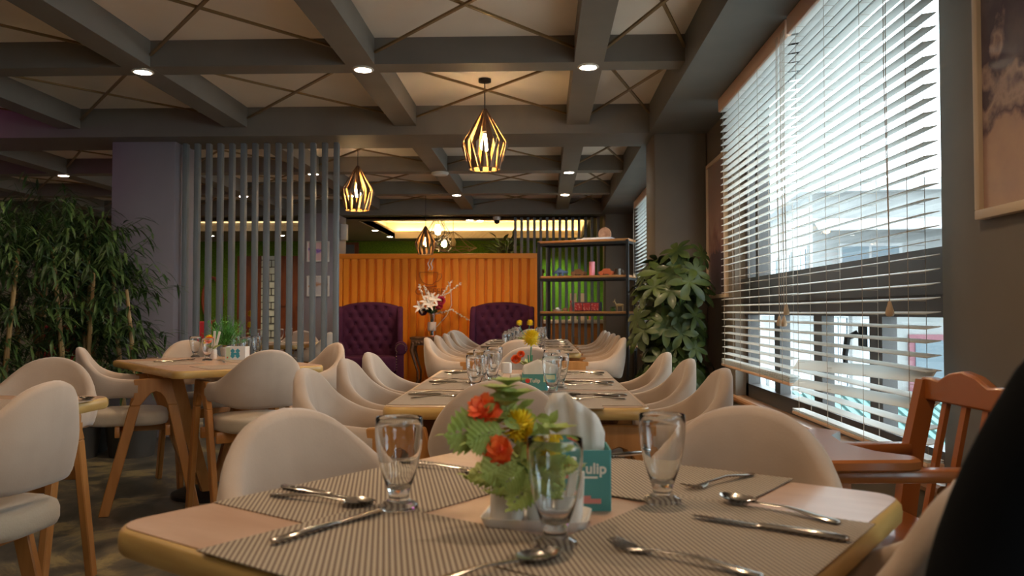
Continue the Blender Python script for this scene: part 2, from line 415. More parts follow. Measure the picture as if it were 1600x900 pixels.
# ---------------------------------------------------------------- blinds
def blind(ya, yb, zbot, label, odd=(), cord_y=None, tassel=1.0, stack=5, XB=1.20):
    t = thing('venetian_blind', label, 'blind', (XB, ya, ZS), 0, 'white venetian blinds on the window wall')
    L_ = yb - ya; H_ = ZS - zbot
    hr = MB(); hr.box((-.026, L_ / 2, -.046), (.020, L_ - .012, .088), None, .006); hr.box((.004, L_ / 2, -.026), (.046, L_ - .03, .045), None, .004); hr.build('headrail', blindwood_m, t)
    n = int((H_ - .1) / .0445)
    sl = MB()
    for k in range(n):
        z = -.085 - k * .0445
        if -z > H_ - .03: break
        if k in odd: continue
        r = random.uniform(-.006, .006)
        M = Matrix.Rotation(math.radians(-9 + random.uniform(-1.5, 1.5)), 4, 'Y') @ Matrix.Rotation(r * .35, 4, 'X')
        sl.box((0, L_ / 2, z), (.047, L_ - .02, .0026), M)
    for k in range(stack): sl.box((0, L_ / 2, -H_ + .012 + k * .007), (.05, L_ - .02, .0028))
    sl.build('slats', blind_m, t, smooth=0)
    if odd:
        tl = MB()
        for k in odd:
            z = -.085 - k * .0445 + .004
            sgn = -58 if k == odd[0] else -38
            M = Matrix.Rotation(-.035 * (1 if k == odd[0] else .8), 4, 'X') @ Matrix.Rotation(math.radians(sgn), 4, 'Y')
            tl.box((-.006, L_ / 2, z), (.05, L_ - .01, .0028), M)
        tl.build('slipped_slat', blind_m, t, smooth=0)['label'] = 'slats tipped out of line'
    br = MB(); br.box((0, L_ / 2, -H_ + .002), (.054, L_ - .015, .014), None, .003); br.build('bottom_rail', blindwood_m, t)
    cd = MB()
    nl = 4
    for i in range(nl):
        y = .12 + (L_ - .24) * i / (nl - 1)
        for sx in (-.028, .028): cd.tube([(sx, y, -.06), (sx, y, -H_)], .0011, 4)
        for k in range(n): cd.tube([(-.028, y, -.09 - k * .0445), (.028, y, -.09 - k * .0445)], .0007, 3, False)
    cd.build('ladder_cords', cord_m, t)
    for cy in (cord_y or []):
        pc = MB()
        pc.tube([(-.045, cy, -.06), (-.047, cy + .008, -.6), (-.045, cy, -H_ + tassel + .25)], .0016, 5)
        pc.tube([(-.045, cy + .02, -.06), (-.05, cy + .016, -.6), (-.046, cy, -H_ + tassel + .25)], .0016, 5)
        pc.tube([(-.046, cy, -H_ + tassel + .25), (-.046, cy, -H_ + tassel)], .002, 5)
        p_ = pc.build('pull_cord', cord_m, t)
        MB().lathe([(.003, .03), (.006, .026), (.009, .012), (.013, 0), (.015, -.012), (.011, -.02), (.002, -.022)], (-.046, cy, -H_ + tassel), 10).build('tassel', mat('tassel_wood', (.55, .38, .24), .5), p_)
    return t
blind(4.02, 5.56, .69, 'white wooden blind on the far half of the big window', cord_y=[.02, .10], tassel=.30)
blind(2.60, 4.00, .565, 'white wooden blind on the near half of the big window with two slipped slats', odd=(35, 37), cord_y=[.22, 1.40], tassel=.48, stack=2)
blind(7.45, 10.75, .60, 'white wooden blind on the distant window beyond the pillar', cord_y=[3.2], tassel=.9, stack=4)
blind(-2.1, 1.1, .75, 'white wooden blind lowered on the window behind the diner', stack=6)

# ---------------------------------------------------------------- outside
ext_wall = mat('pale_render', (.23, .23, .225), .8, col2=(.27, .27, .265), scale=1.5)
ext_white = mat('white_render', (.34, .34, .34), .8)
ext_glass = mat('outside_glass', (.08, .11, .13), .3)
teal_m = mat('teal_roof', (.10, .21, .20), .6, col2=(.14, .25, .24), scale=2)
pink_m = mat('pink_window_trim', (.17, .06, .075), .6)
def building(name, label, loc, sx, sy, zlo, zhi, m, rows, cols, rz=0, bands=True):
    b = thing(name, label, 'building', (loc[0], loc[1], -7.0), rz)
    o = lambda z: z + 7.0
    w = MB(); w.bx(0, sx, 0, sy, 0, o(zhi)); w.build('walls', m, b, smooth=0)
    r = MB(); r.bx(-.3, sx + .3, -.3, sy + .3, o(zhi), o(zhi) + .25); r.build('roof_slab', ext_white, b, smooth=0)
    for k, z in enumerate(rows):
        if bands:
            s_ = MB(); s_.bx(-.7, sx, -.7, 0, o(z) - .75, o(z) - .62); s_.bx(-.7, 0, 0, sy, o(z) - .75, o(z) - .62)
            s_.bx(-.7, sx, -.72, -.66, o(z) - .62, o(z) - .1); s_.bx(-.72, -.66, -.7, sy, o(z) - .62, o(z) - .1)
            s_.build('balcony', ext_white, b, smooth=0)
            a_ = MB()
            a_.box((sx / 2, -.35, o(z) + 1.12), (sx, .7, .03), Matrix.Rotation(.42, 4, 'X'))
            a_.build('awning', ext_white, b, smooth=0)
        for i in range(cols):
            x = sx * (i + .5) / cols
            f = MB(); f.bx(x - .62, x + .62, -.05, .02, o(z) - .55, o(z) + .75); fo = f.build('window', ext_white, b, smooth=0)
            g = MB()
            g.bx(x - .55, x - .03, -.07, -.045, o(z) - .48, o(z) + .68); g.bx(x + .03, x + .55, -.07, -.045, o(z) - .48, o(z) + .68); g.build('pane', ext_glass, fo, smooth=0)
        for i in range(max(1, int(sy / 2))):
            y = 1 + i * 2
            f = MB(); f.bx(-.05, .02, y - .62, y + .62, o(z) - .55, o(z) + .75); fo = f.build('window', ext_white, b, smooth=0)
            g = MB(); g.bx(-.07, -.045, y - .55, y - .03, o(z) - .48, o(z) + .68); g.bx(-.07, -.045, y + .03, y + .55, o(z) - .48, o(z) + .68); g.build('pane', ext_glass, fo, smooth=0)
    return b
building('apartment_building', 'pale apartment block with balconies and teal awnings outside the big window', (5.6, 17.5), 9, 8, -7, 3.5, ext_wall, (-1.5, 1.7), 4, rz=-.12)
hb = building('house', 'low cream house with a pink framed window seen under the window transom', (5.0, 12.0), 5, 4, -7, 1.15, ext_wall, (.25,), 0, rz=-.1, bands=False)
pw = MB(); pw.bx(.15, .85, -.06, .01, 7 - .15, 7 + .72); pwo = pw.build('window', pink_m, hb, smooth=0)
MB().bx(.23, .77, -.08, -.055, 7 - .07, 7 + .64).build('pane', ext_glass, pwo, smooth=0)
pw = MB(); pw.bx(-.9 + 2.6, 2.4, -.06, .01, 7 - .15, 7 + .72); pwo = pw.build('window', pink_m, hb, smooth=0)
rt = thing('shed_roof', 'teal corrugated metal roof sloping below the window', 'roof', (3.0, 9.0, -7.0))
rf = MB()
for i in range(44):
    rf.box((.1 + i * .13, 1.1, 6.52 - .0), (.07, 3.4, .03), Matrix.Rotation(.24, 4, 'X'))
rf.box((2.9, 1.1, 6.48), (5.8, 3.4, .03), Matrix.Rotation(.24, 4, 'X'))
rf.build('roof_sheet', teal_m, rt, smooth=0)
MB().bx(0, 5.8, -.3, 2.6, 0, 6.0).build('walls', ext_white, rt, smooth=0)
yd = MB().bx(1.6, 60, -30, 60, -7.2, -7.0).build('ground', mat('street_concrete', (.30, .30, .29), .9, col2=(.35, .35, .34), scale=.5), smooth=0)
struct(yd)
# ================================================================ ORANGE WALL, SCREENS, SHELF
def screen(name, label, loc, n, pitch, w, d, h, group=None):
    t = thing(name, label, 'slatted screen', loc, 0)
    for k in range(n):
        m_ = MB(); m_.box((w / 2 + k * pitch, 0, h / 2), (w, d, h), None, .006); m_.build('slat', slat_m, t)
    return t
screen('slatted_screen', 'tall grey slatted screen standing beside the grey pillar on the left', (-3.03, 6.88, 0), 14, .0985, .040, .062, ZS)
screen('slatted_screen', 'grey slatted screen behind the rack of shelves', (-.44, 12.45, 0), 14, .0955, .040, .08, ZS)

OW = thing('container_panel', 'orange corrugated container wall panel with a coffee cup sign', 'wall panel', (-2.975, 12.02, 0))
OH, OL = 1.885, 2.895
mb = MB()
mb.bx(0, OL, .045, .06, 0, OH)
for k in range(23):
    x = .06 + k * .1235
    if x + .085 < OL: mb.prism([(x, .045), (x + .004, .0), (x + .080, .0), (x + .084, .045)], 'z', .04, OH - .07)
mb.build('corrugated_sheet', orange_m, OW, smooth=0)
mb = MB(); mb.bx(-.0, OL, -.012, .07, OH - .075, OH, .006); mb.bx(-.0, .05, -.01, .07, 0, OH - .075, .004); mb.bx(OL - .05, OL, -.01, .07, 0, OH - .075, .004); mb.bx(.05, OL - .05, -.01, .07, 0, .06)
mb.build('panel_frame', orange_m, OW)
# cup sign
sign_m = mat('copper_sign', (.42, .10, .025), .45, metal=.3)
silver_m = mat('silver_sign', (.55, .45, .38), .4, metal=.6)
SG = thing('coffee_sign', 'wire coffee cup sign lettered coffee, mounted on the orange wall', 'sign', (-1.64, 11.99, 1.42), 0)
mb = MB()
mb.tube([(-.15, 0, .19), (-.145, 0, .12), (-.11, 0, .05), (-.05, 0, .01), (.03, 0, .01), (.08, 0, .05), (.11, 0, .12), (.115, 0, .19)], .006, 6)
mb.tube([(-.15, 0, .19), (-.02, 0, .195), (.115, 0, .19)], .005, 6)
mb.tube([(.112, 0, .16), (.16, 0, .17), (.17, 0, .12), (.12, 0, .06), (.09, 0, .055)], .005, 6)
mb.tube([(-.13, 0, -.01), (-.02, 0, -.025), (.10, 0, -.01)], .008, 6)
mb.build('cup_outline', sign_m, SG)
mb = MB()
for dx in (-.02, .025): mb.tube([(dx - .01, 0, .22), (dx + .012, 0, .26), (dx - .015, 0, .31), (dx + .01, 0, .36), (dx + .035, 0, .40)], .006, 6)
mb.build('steam_outline', silver_m, SG)
def text(name, body, size, m, parent, loc, rot, extr=.002, align='CENTER', bold=0):
    c = bpy.data.curves.new(name, 'FONT'); c.body = body; c.size = size; c.extrude = extr; c.align_x = align; c.offset = bold
    o = bpy.data.objects.new(name, c); COL.objects.link(o); o.parent = parent; o.location = loc; o.rotation_euler = rot
    c.materials.append(m)
    bpy.context.view_layer.update()
    me = bpy.data.meshes.new_from_object(o.evaluated_get(bpy.context.evaluated_depsgraph_get()))
    n_ = bpy.data.objects.new(name, me); COL.objects.link(n_); n_.parent = parent; n_.location = loc; n_.rotation_euler = rot
    bpy.data.objects.remove(o); return n_
text('lettering', 'COFFEE', .125, sign_m, SG, (0, 0, -.13), (PI / 2, 0, 0), .004)

# shelf rack
rackwood = mat('shelf_board_wood', (.42, .17, .045), .5, col2=(.30, .11, .03), scale=7, stretch=(.6, 4, 4), coat=.2)
RX, RY, RZ_ = -.06, 10.92, math.radians(-21.5)
RK = thing('shelf_rack', 'tall black metal rack with four wooden shelves beside the orange wall', 'shelf', (RX, RY, 0), RZ_)
RL, RD = 1.20, .37
for x in (0, RL):
    for y in (0, RD):
        m_ = MB(); m_.bx(x - .016, x + .016, y - .016, y + .016, 0, 1.95); m_.build('post', black_m, RK, smooth=0)
for z in (.60, 1.045, 1.505, 1.965):
    m_ = MB(); m_.bx(-.01 if z < 1.9 else -.02, RL + .01, .0, RD, z - .032, z, .006); m_.build('shelf_board', rackwood, RK)
    m_ = MB(); m_.bx(0, RL, -.014, .008, z - .062, z - .034); m_.bx(0, RL, RD - .01, RD + .014, z - .062, z - .034); m_.bx(-.014, .012, 0, RD, z - .062, z - .034); m_.bx(RL - .012, RL + .014, 0, RD, z - .062, z - .034); m_.build('shelf_frame', black_m, RK, smooth=0)
def rk(x, y=.16): return (RX + x * math.cos(RZ_) - y * math.sin(RZ_), RY + x * math.sin(RZ_) + y * math.cos(RZ_))
def onrack(name, label, cat, x, z, m, shape, y=.16, rz=0, group=None):
    mb = MB(); shape(mb); o = mb.build(name, m); p = rk(x, y)
    o.location = (p[0], p[1], z); o.rotation_euler = (0, 0, RZ_ + rz); return tag(o, label, cat, group)
# top: folded magazine, wicker plate
onrack('magazine', 'white magazine lying on the top of the shelf rack', 'magazine', .72, 1.965, mat('magazine_paper', (.55, .55, .60), .5, col2=(.75, .72, .72), scale=20), lambda m: (m.box((0, 0, .006), (.44, .24, .012), Matrix.Rotation(.06, 4, 'Z'), .003), m.box((.05, .02, .022), (.38, .20, .014), Matrix.Rotation(.02, 4, 'Z'), .003)), y=.15)
onrack('wicker_plate', 'round wicker plate standing upright on the top of the shelf rack', 'plate', .80, 1.965, mat('wicker', (.50, .27, .17), .8, col2=(.38, .2, .12), scale=30), lambda m: m.lathe([(.0, 0), (.03, .004), (.05, .012), (.085, .012), (.092, .004), (.09, -.004), (.04, -.004), (0, -.006)], (0, 0, .092), 24, M=Matrix.Rotation(PI / 2, 4, 'X')), y=.335)
# second shelf
def toy_car(m):
    m.prism([(-.10, .02), (-.10, .05), (-.06, .06), (-.035, .09), (.03, .09), (.055, .06), (.10, .052), (.10, .02)], 'y', -.035, .035)
    for x in (-.06, .06):
        for y in (-.04, .04): m.lathe([(0, -.01), (.024, -.01), (.024, .01), (0, .01)], (x, y, .024), 12, M=Matrix.Rotation(PI / 2, 4, 'X'))
onrack('toy_car', 'brown toy car on the second shelf of the rack', 'toy', .50, 1.505, mat('toy_brown', (.20, .09, .04), .4), toy_car)
onrack('toy_car', 'orange red toy car on the second shelf of the rack', 'toy', .88, 1.505, mat('toy_red', (.55, .13, .05), .4), toy_car)
onrack('bottle', 'pink bottle standing on the second shelf of the rack', 'bottle', .68, 1.505, mat('pink_bottle', (.85, .26, .28), .35), lambda m: m.lathe([(.0, 0), (.036, 0), (.038, .006), (.038, .13), (.035, .133), (.035, .137), (.038, .14), (.038, .178), (.034, .184), (0, .184)], n=20))
def dino(m):
    m.tube([(-.12, 0, .03), (-.08, 0, .045), (-.03, 0, .065), (.03, 0, .06), (.08, 0, .05), (.11, 0, .055)], [.004, .014, .032, .030, .018, .012], 10)
    m.tube([(-.04, 0, .09), (-.01, 0, .11), (.02, 0, .085)], [.005, .012, .005], 6)
    for x in (-.03, .035):
        for y in (-.018, .018): m.tube([(x, y, .05), (x + .005, y, 0)], [.012, .009], 8)
onrack('toy_animal', 'blue toy dinosaur on the second shelf of the rack', 'toy', .24, 1.505, mat('toy_blue', (.10, .16, .30), .5), dino)
def mug(m):
    m.lathe([(0, 0), (.036, 0), (.040, .004), (.040, .085), (.036, .085), (.036, .01), (0, .01)], n=18, cap0=False, cap1=False)
    m.tube([(.038, 0, .07), (.062, 0, .065), (.064, 0, .035), (.038, 0, .02)], .006, 8)
onrack('mug', 'dark glazed mug at the right end of the second shelf', 'mug', 1.03, 1.505, mat('dark_mug', (.10, .07, .05), .25, metal=.3), mug)
# third shelf
PB = thing('photo_blocks', 'dark box with three red patterned panels on the third shelf', 'decoration', (*rk(.62, .15), 1.045), RZ_)
MB().bx(-.17, .19, -.03, .03, 0, .12, .004).build('box', mat('dark_box', (.03, .03, .04), .5), PB)
rp = mat('red_panel', (.42, .03, .03), .5, col2=(.62, .25, .2), scale=45, fac=(.55, .6))
for k in range(3): MB().bx(-.165 + k * .112, -.165 + k * .112 + .102, -.034, -.028, .010, .108, .001).build('panel', rp, PB, smooth=0)
onrack('dish', 'small white dish at the left of the third shelf', 'dish', .20, 1.045, white_m, lambda m: (m.lathe([(0, 0), (.04, 0), (.065, .02), (.068, .024), (.06, .022), (.035, .008), (0, .006)], n=20), m.lathe([(.02, .02), (.03, .03), (.02, .05), (0, .055)], n=12)))
onrack('tea_set_pot', 'small brown clay pot on the third shelf of the rack', 'pot', .31, 1.045, mat('clay_pot', (.28, .13, .06), .6), lambda m: (m.lathe([(0, 0), (.025, 0), (.035, .02), (.03, .04), (.02, .045), (0, .046)], n=14), m.tube([(.03, 0, .02), (.05, 0, .035)], [.006, .004], 6)))
def fig(m): m.lathe([(0, 0), (.022, 0), (.02, .05), (.012, .06), (.008, .09), (.006, .11), (.014, .12), (.014, .135), (.004, .145), (0, .146)], n=12)
onrack('figurine', 'slim red figurine on the third shelf of the rack', 'figurine', .39, 1.045, mat('figurine_red', (.45, .08, .06), .4), fig)
onrack('ring_ornament', 'gold ring ornament on the third shelf of the rack', 'ornament', .475, 1.045, brass_m, lambda m: m.tube([(.038 * math.cos(a), 0, .042 + .036 * math.sin(a)) for a in [2 * PI * k / 20 for k in range(21)]], .004, 6))
def deer(m):
    m.tube([(-.05, 0, .075), (-.02, 0, .08), (.03, 0, .078), (.05, 0, .085)], [.012, .02, .018, .01], 8)
    m.tube([(-.045, 0, .085), (-.065, 0, .115), (-.07, 0, .125)], [.011, .008, .008], 8)
    m.tube([(-.065, 0, .125), (-.09, 0, .118)], [.011, .005], 8)
    for x in (-.035, .04):
        for y in (-.01, .01): m.tube([(x, y, .07), (x, y, 0)], [.006, .004], 6)
    for y in (-.01, .01): m.tube([(-.07, y, .13), (-.062, y * 2, .16)], [.003, .002], 5)
onrack('figurine', 'pale brown deer figurine on the third shelf of the rack', 'figurine', 1.05, 1.045, mat('deer_clay', (.42, .28, .12), .6), deer)
def succ(m):
    m.lathe([(0, 0), (.03, 0), (.035, .03), (.03, .035), (0, .034)], n=12)
    for k in range(14):
        a = k * 2.4; m.leaf((0, 0, .03), (math.cos(a), math.sin(a), .9), (0, 0, 1), .06, .02)
onrack('small_plant', 'tiny green plant in a dark pot on the third shelf', 'plant', .96, 1.045, mat('succulent', (.07, .16, .04), .5), succ)
# gold letters on the low shelf
onrack('ornament', 'gold looped wire ornament on the lowest shelf behind the chairs', 'ornament', .62, .60, brass_m, lambda m: (m.tube([(-.17 + .05 * math.cos(a), 0, .06 + .055 * math.sin(a)) for a in [2 * PI * k / 20 for k in range(21)]], .004, 6), m.tube([(.17 + .05 * math.cos(a), 0, .06 + .055 * math.sin(a)) for a in [2 * PI * k / 20 for k in range(21)]], .004, 6), m.tube([(-.05, 0, 0), (.05, 0, .13)], .004, 6), m.tube([(.05, 0, 0), (-.05, 0, .13)], .004, 6), m.tube([(-.22, 0, .005), (.22, 0, .005)], .005, 6)))

# far counter seen through the screen, with binders and bottle
ct = thing('counter', 'wooden counter with white top in the far room behind the slatted screen', 'counter', (-.1, 14.2, 0))
MB().bx(0, 1.25, 0, .5, 0, .84, .01).build('body', oak_m, ct); MB().bx(-.03, 1.28, -.03, .53, .84, .90, .008).build('worktop', white_m, ct)
b_ = MB(); b_.bx(.28, .40, .15, .20, 1.02, 1.40, .004); b_.bx(.46, .54, .15, .20, 1.02, 1.40, .004)
for k, x in enumerate((.62, .78)):
    o = MB().bx(-.055, .055, 0, .22, 0, .46, .005).build('file_box', white_m); o.location = (x - .1, 14.45, .90)
    tag(o, ('tall cream file box on the far counter, left of the pair', 'tall cream file box on the far counter, right of the pair')[k], 'box', 'file boxes on the far counter')
o = MB().lathe([(0, 0), (.04, 0), (.042, .05), (.03, .10), (.02, .12), (.02, .15), (0, .152)], n=14).build('bottle', mat('coral_bottle', (.80, .20, .14), .4)); o.location = (.82, 14.35, .90); tag(o, 'coral red bottle on the far counter behind the screen', 'bottle')

# ================================================================ CHAIRS
def make_chair():
    t = thing('dining_chair', 'x', 'chair')
    PX = [0, .09, .142, .176, .194, .203, .207, .208]; PY = [0, .006, .024, .060, .105, .155, .205, .255]
    S = [0]
    for i in range(1, len(PX)): S.append(S[-1] + math.hypot(PX[i]-PX[i-1], PY[i]-PY[i-1]))
    def pos(s):
        a = abs(s); return Vector((math.copysign(sm(a, S, PX), s) if a > 0 else 0, sm(a, S, PY), 0))
    N = 44; rings = []
    for i in range(N + 1):
        s = -S[-1] + 2 * S[-1] * i / N; a = abs(s)
        p = pos(s); d = (pos(min(S[-1], s + .01)) - pos(max(-S[-1], s - .01))).normalized()
        n = Vector((d.y, -d.x, 0))                        # outward
        drop = sm(a, [0, .05, .10, .15, .19, .23, .28, .34, .39], [0, .006, .026, .068, .106, .134, .154, .163, .166])
        zt = .855 - drop; zb = sm(a, [0, .12, .20, .27, .39], [.565, .568, .582, .596, .594])
        th_ = sm(a, [0, .15, .3, .44], [.040, .040, .034, .028])
        h = zt - zb; ring = []
        K = 5
        prof = []
        r = min(.018, th_ / 2)
        for k in range(K + 1):
            f = k / K; prof.append((th_ / 2 + .010 * math.sin(PI * f) * (1 if a < .3 else .5), zb + r + (h - 2 * r) * f))
        for ang in (45, 90, 135): prof.append((th_ / 2 * math.cos(math.radians(ang)), zt - r + r * math.sin(math.radians(ang))))
        for k in range(K + 1):
            f = 1 - k / K; prof.append((-th_ / 2 - .008 * math.sin(PI * f), zb + r + (h - 2 * r) * f))
        for ang in (225, 270, 315): prof.append((th_ / 2 * math.cos(math.radians(ang)), zb + r + r * math.sin(math.radians(ang))))
        for o_, z in prof:
            lean = .14 * (z - .62) * max(0, 1 - a / .30)
            q = p + n * o_; ring.append(Vector((q.x, q.y - lean + .03, z)))
        rings.append(ring)
    mb = MB(); mb.rings(rings); mb.build('backrest', fabric_m, t, smooth=60)
    # seat pad
    def out(sc_, z):
        ps = []
        for k in range(36):
            a = 2 * PI * k / 36; c, s_ = math.cos(a), math.sin(a)
            x = .182 * math.copysign(abs(c) ** .55, c); y = .195 * math.copysign(abs(s_) ** .55, s_)
            x *= 1 + .10 * (y / .2)
            ps.append(Vector((x * sc_, .235 + y * sc_ * 1.03, z)))
        return ps
    mb = MB(); mb.rings([out(.90, .445), out(.97, .449), out(1.0, .465), out(1.0, .490), out(.97, .508), out(.88, .518), out(.6, .526), out(.2, .529)])
    mb.build('seat', seat_m, t, smooth=60)
    for s_ in (-1, 1):
        x0, x1 = (.196, .226) if s_ > 0 else (-.226, -.196)
        arm = [(.265, .594), (.265, .690), (.35, .694), (.443, .693), (.4775, .555), (.427, .555), (.410, .598), (.392, .618), (.370, .626), (.348, .618), (.328, .596), (.298, .555), (.245, .555)]
        mb = MB(); mb.prism(arm, 'x', x0, x1); o = mb.build('armrest', oak_m, t, smooth=30)
        o.modifiers.new('b', 'BEVEL').width = .004
        for nm, poly in (('leg', [(.245, .5551), (.298, .5551), (.158, 0), (.108, 0)]), ('leg', [(.427, .5551), (.4775, .5551), (.592, 0), (.545, 0)])):
            mb = MB(); mb.prism(poly, 'x', x0 + .001, x1 - .001); o = mb.build(nm, oak_m, t, smooth=0)
            o.modifiers.new('b', 'BEVEL').width = .004
    for y in (.19, .43):
        zz = .42
        mb = MB(); mb.bx(-.198, .198, y - .012, y + .012, zz - .028, zz + .028, .004); mb.build('seat_rail', oak_m, t)
    mb = MB(); mb.bx(-.02, .02, .19, .43, .40, .446); mb.build('seat_support', oak_m, t, smooth=0)
    return t
CH = Proto(make_chair())
def chair(x, y, fx, fy, label, group, z=0): return CH.put((x, y, z), face_rz(fx, fy), label, group)
FT = math.radians(-34.2); U = (math.cos(FT), math.sin(FT)); V = (-U[1], U[0])      # front table axes: U to the right-near, V away
FC = (-.012, 1.235)
def fc(u, v): return (FC[0] + U[0] * u + V[0] * v, FC[1] + U[1] * u + V[1] * v)
g0 = 'chairs around the front table'
chair(*fc(-.60, .02), U[0], U[1], 'beige velvet chair with grey back at the left corner of the front table', g0)
chair(*fc(.105, .60), -V[0], -V[1], 'tan velvet chair at the far right side of the front table by the high chair', g0)
chair(*fc(.56, .03), -U[0], -U[1], 'tan velvet chair at the front table beside the person in black', g0)
g1 = 'chairs around the middle table'
chair(-.115, 2.27, .02, 1, 'taupe chair seen from behind at the near end of the middle long table', g1)
chair(-.075, 4.42, 0, -1, 'pinkish chair facing forward at the far end of the middle table', g1)
for k, y in enumerate((2.78, 3.34, 3.86)):
    w = ('nearest', 'middle', 'farthest')[k]
    chair(-.79 - .015 * (k == 2), y - .06, 1, -.03, 'beige velvet chair on the left side of the middle table, %s of three' % w, g1)
    chair((.600, .585, .570)[k], y, -1, 0, 'tan and grey velvet chair on the right side of the middle table, %s of three' % w, g1)
g2 = 'chairs around the long rear table'
chair(-.16, 5.55, 0, 1, 'brown backed chair at the near end of the rear table', g2)
chair(-.13, 9.02, 0, -1, 'pink chair at the far end of the rear table, behind the glasses', g2)
od = ('nearest', 'second', 'third', 'fourth', 'farthest')
for k, y in enumerate((6.05, 6.62, 7.18, 7.75, 8.32)):
    chair((.58, .59, .60, .60, .61)[k], y, -1, 0, 'beige chair on the right side of the rear table, %s of five' % od[k], g2)
    if k < 4: chair(-.845, y - .05, 1, 0, 'pale chair on the left side of the rear table, %s of the row' % od[k], g2)
chair(-.90, 8.35, .8, -.6, 'grey white chair turned towards the camera at the far left of the rear table', g2)
g3 = 'chairs around the left table'
LT = math.atan2(.653, .757); A_ = (math.cos(LT), math.sin(LT)); B_ = (-A_[1], A_[0])
LC = (-1.885, 4.70)
chair(-1.33, 4.02, B_[0] + .02, B_[1], 'beige chair with its back to the camera at the left table', g3)
chair(-2.44, 4.30, .90, .43, 'beige chair in side view at the left end of the left table, before the bamboo', g3)
chair(-1.24, 4.98, -.80, -.60, 'tan chair at the right end of the left table, next to the screen', g3)
chair(-2.33, 5.38, -B_[0], -B_[1], 'pale chair at the far side of the left table', g3)
g4 = 'chairs around the table at the left edge'
chair(-1.32, 2.20, -1, .05, 'grey beige chair nearest the camera at the left edge table', g4)
chair(-2.00, 3.34, .12, -1, 'grey beige chair on the far side of the left edge table', g4)
g5 = 'chairs behind the slatted screen'
chair(-1.95, 7.55, -1, 0, 'grey chair behind the right end of the slatted screen', g5)
chair(-2.42, 8.25, .1, -1, 'orange tan chair behind the slatted screen', g5)

# ================================================================ TABLES
def rrect(w, d, r, z, n=6):
    ps = []
    for cx, cy, a0 in ((w/2-r, d/2-r, 0), (-w/2+r, d/2-r, 90), (-w/2+r, -d/2+r, 180), (w/2-r, -d/2+r, 270)):
        for k in range(n + 1):
            a = math.radians(a0 + 90 * k / n); ps.append(Vector((cx + r * math.cos(a), cy + r * math.sin(a), z)))
    return ps
def table(label, cx, cy, w, d, rz, legs=((0, 0),), axis='x', lm=None, name='dining_table'):
    t = thing(name, label, 'table', (cx, cy, 0), rz)
    lm = lm or darkwood_m
    R = .055
    mb = MB(); mb.rings([rrect(w-.012, d-.012, R-.006, .712), rrect(w-.002, d-.002, R, .718), rrect(w, d, R, .731), rrect(w-.003, d-.003, R, .743), rrect(w-.014, d-.014, R-.006, .7485), rrect(w - .03, d - .03, R - .012, .7487)])
    mb.build('edge_band', rim_m, t, smooth=50)
    mb = MB(); mb.rings([rrect(w - .020, d - .020, R - .009, .7462), rrect(w - .020, d - .020, R - .009, .7500)]); mb.build('tabletop', top_m, t, smooth=0)
    for lx, ly in legs:
        for sx in (-1, 1):
            for sy in (-1, 1):
                # slanted board from under the top corner area in to the foot
                hx, hy = (w / 2 - .12 if axis == 'x' else .25), .17
                mb = MB(); mb.rings([[Vector((lx + sx*(hx) + a, ly + sy*hy + b, .712)) for a, b in ((-.045, -.025), (.045, -.025), (.045, .025), (-.045, .025))],
                                     [Vector((lx + sx*.07 + a, ly + sy*.11 + b, .05)) for a, b in ((-.028, -.02), (.028, -.02), (.028, .02), (-.028, .02))]])
                mb.build('leg', lm, t, smooth=0)
        mb = MB(); mb.lathe([(0, 0), (.22, 0), (.22, .02), (.14, .05), (0, .052)], (lx, ly, 0), 24); mb.build('base', black_m, t)
    return t
table('square table in the foreground set with four placemats', FC[0], FC[1], .85, .85, FT)
table('long middle table with pink laminate top and pale wood edge', -.095, 3.345, .825, 1.64, math.radians(.7), ((0, -.45), (0, .45)))
table('long rear table before the shelf rack and plum armchairs', -.145, 7.26, .82, 2.72, math.radians(.2), ((0, -.9), (0, 0), (0, .9)))
table('pale edged table before the slatted screen on the left', LC[0], LC[1], .80, 1.24, LT, ((0, 0),), lm=oak_m)
table('table cut off by the left edge of the picture', -1.91, 2.40, .86, .86, 0, lm=oak_m)
table('table behind the grey slatted screen', -2.55, 7.55, .8, .8, 0)

# placemats
def mat_weave(name, dark, light, ang=0, pitch=.0052):
    m = bpy.data.materials.new(name); m.use_nodes = True
    N, L = m.node_tree.nodes, m.node_tree.links; b = N['Principled BSDF']; b.inputs['Roughness'].default_value = .7
    tc = N.new('ShaderNodeTexCoord'); mp = N.new('ShaderNodeMapping'); mp.inputs['Rotation'].default_value = (0, 0, ang)
    L.new(tc.outputs['Object'], mp.inputs[0]); sx = N.new('ShaderNodeSeparateXYZ'); L.new(mp.outputs[0], sx.inputs[0])
    def wave(sock, k):
        a = N.new('ShaderNodeMath'); a.operation = 'MULTIPLY'; a.inputs[1].default_value = 2 * PI / k; L.new(sock, a.inputs[0])
        c = N.new('ShaderNodeMath'); c.operation = 'SINE'; L.new(a.outputs[0], c.inputs[0]); return c.outputs[0]
    w1_, w2_ = wave(sx.outputs['X'], pitch), wave(sx.outputs['Y'], pitch * .62)
    mm = N.new('ShaderNodeMath'); mm.operation = 'MULTIPLY_ADD'; mm.inputs[1].default_value = .35; L.new(w2_, mm.inputs[0]); L.new(w1_, mm.inputs[2])
    cr = N.new('ShaderNodeValToRGB'); cr.color_ramp.elements[0].position = .35; cr.color_ramp.elements[1].position = .65
    cr.color_ramp.elements[0].color = (*dark, 1); cr.color_ramp.elements[1].color = (*light, 1)
    mr = N.new('ShaderNodeMapRange'); mr.inputs['From Min'].default_value = -1; mr.inputs['From Max'].default_value = 1
    L.new(mm.outputs[0], mr.inputs[0]); L.new(mr.outputs[0], cr.inputs[0]); L.new(cr.outputs[0], b.inputs['Base Color'])
    return m
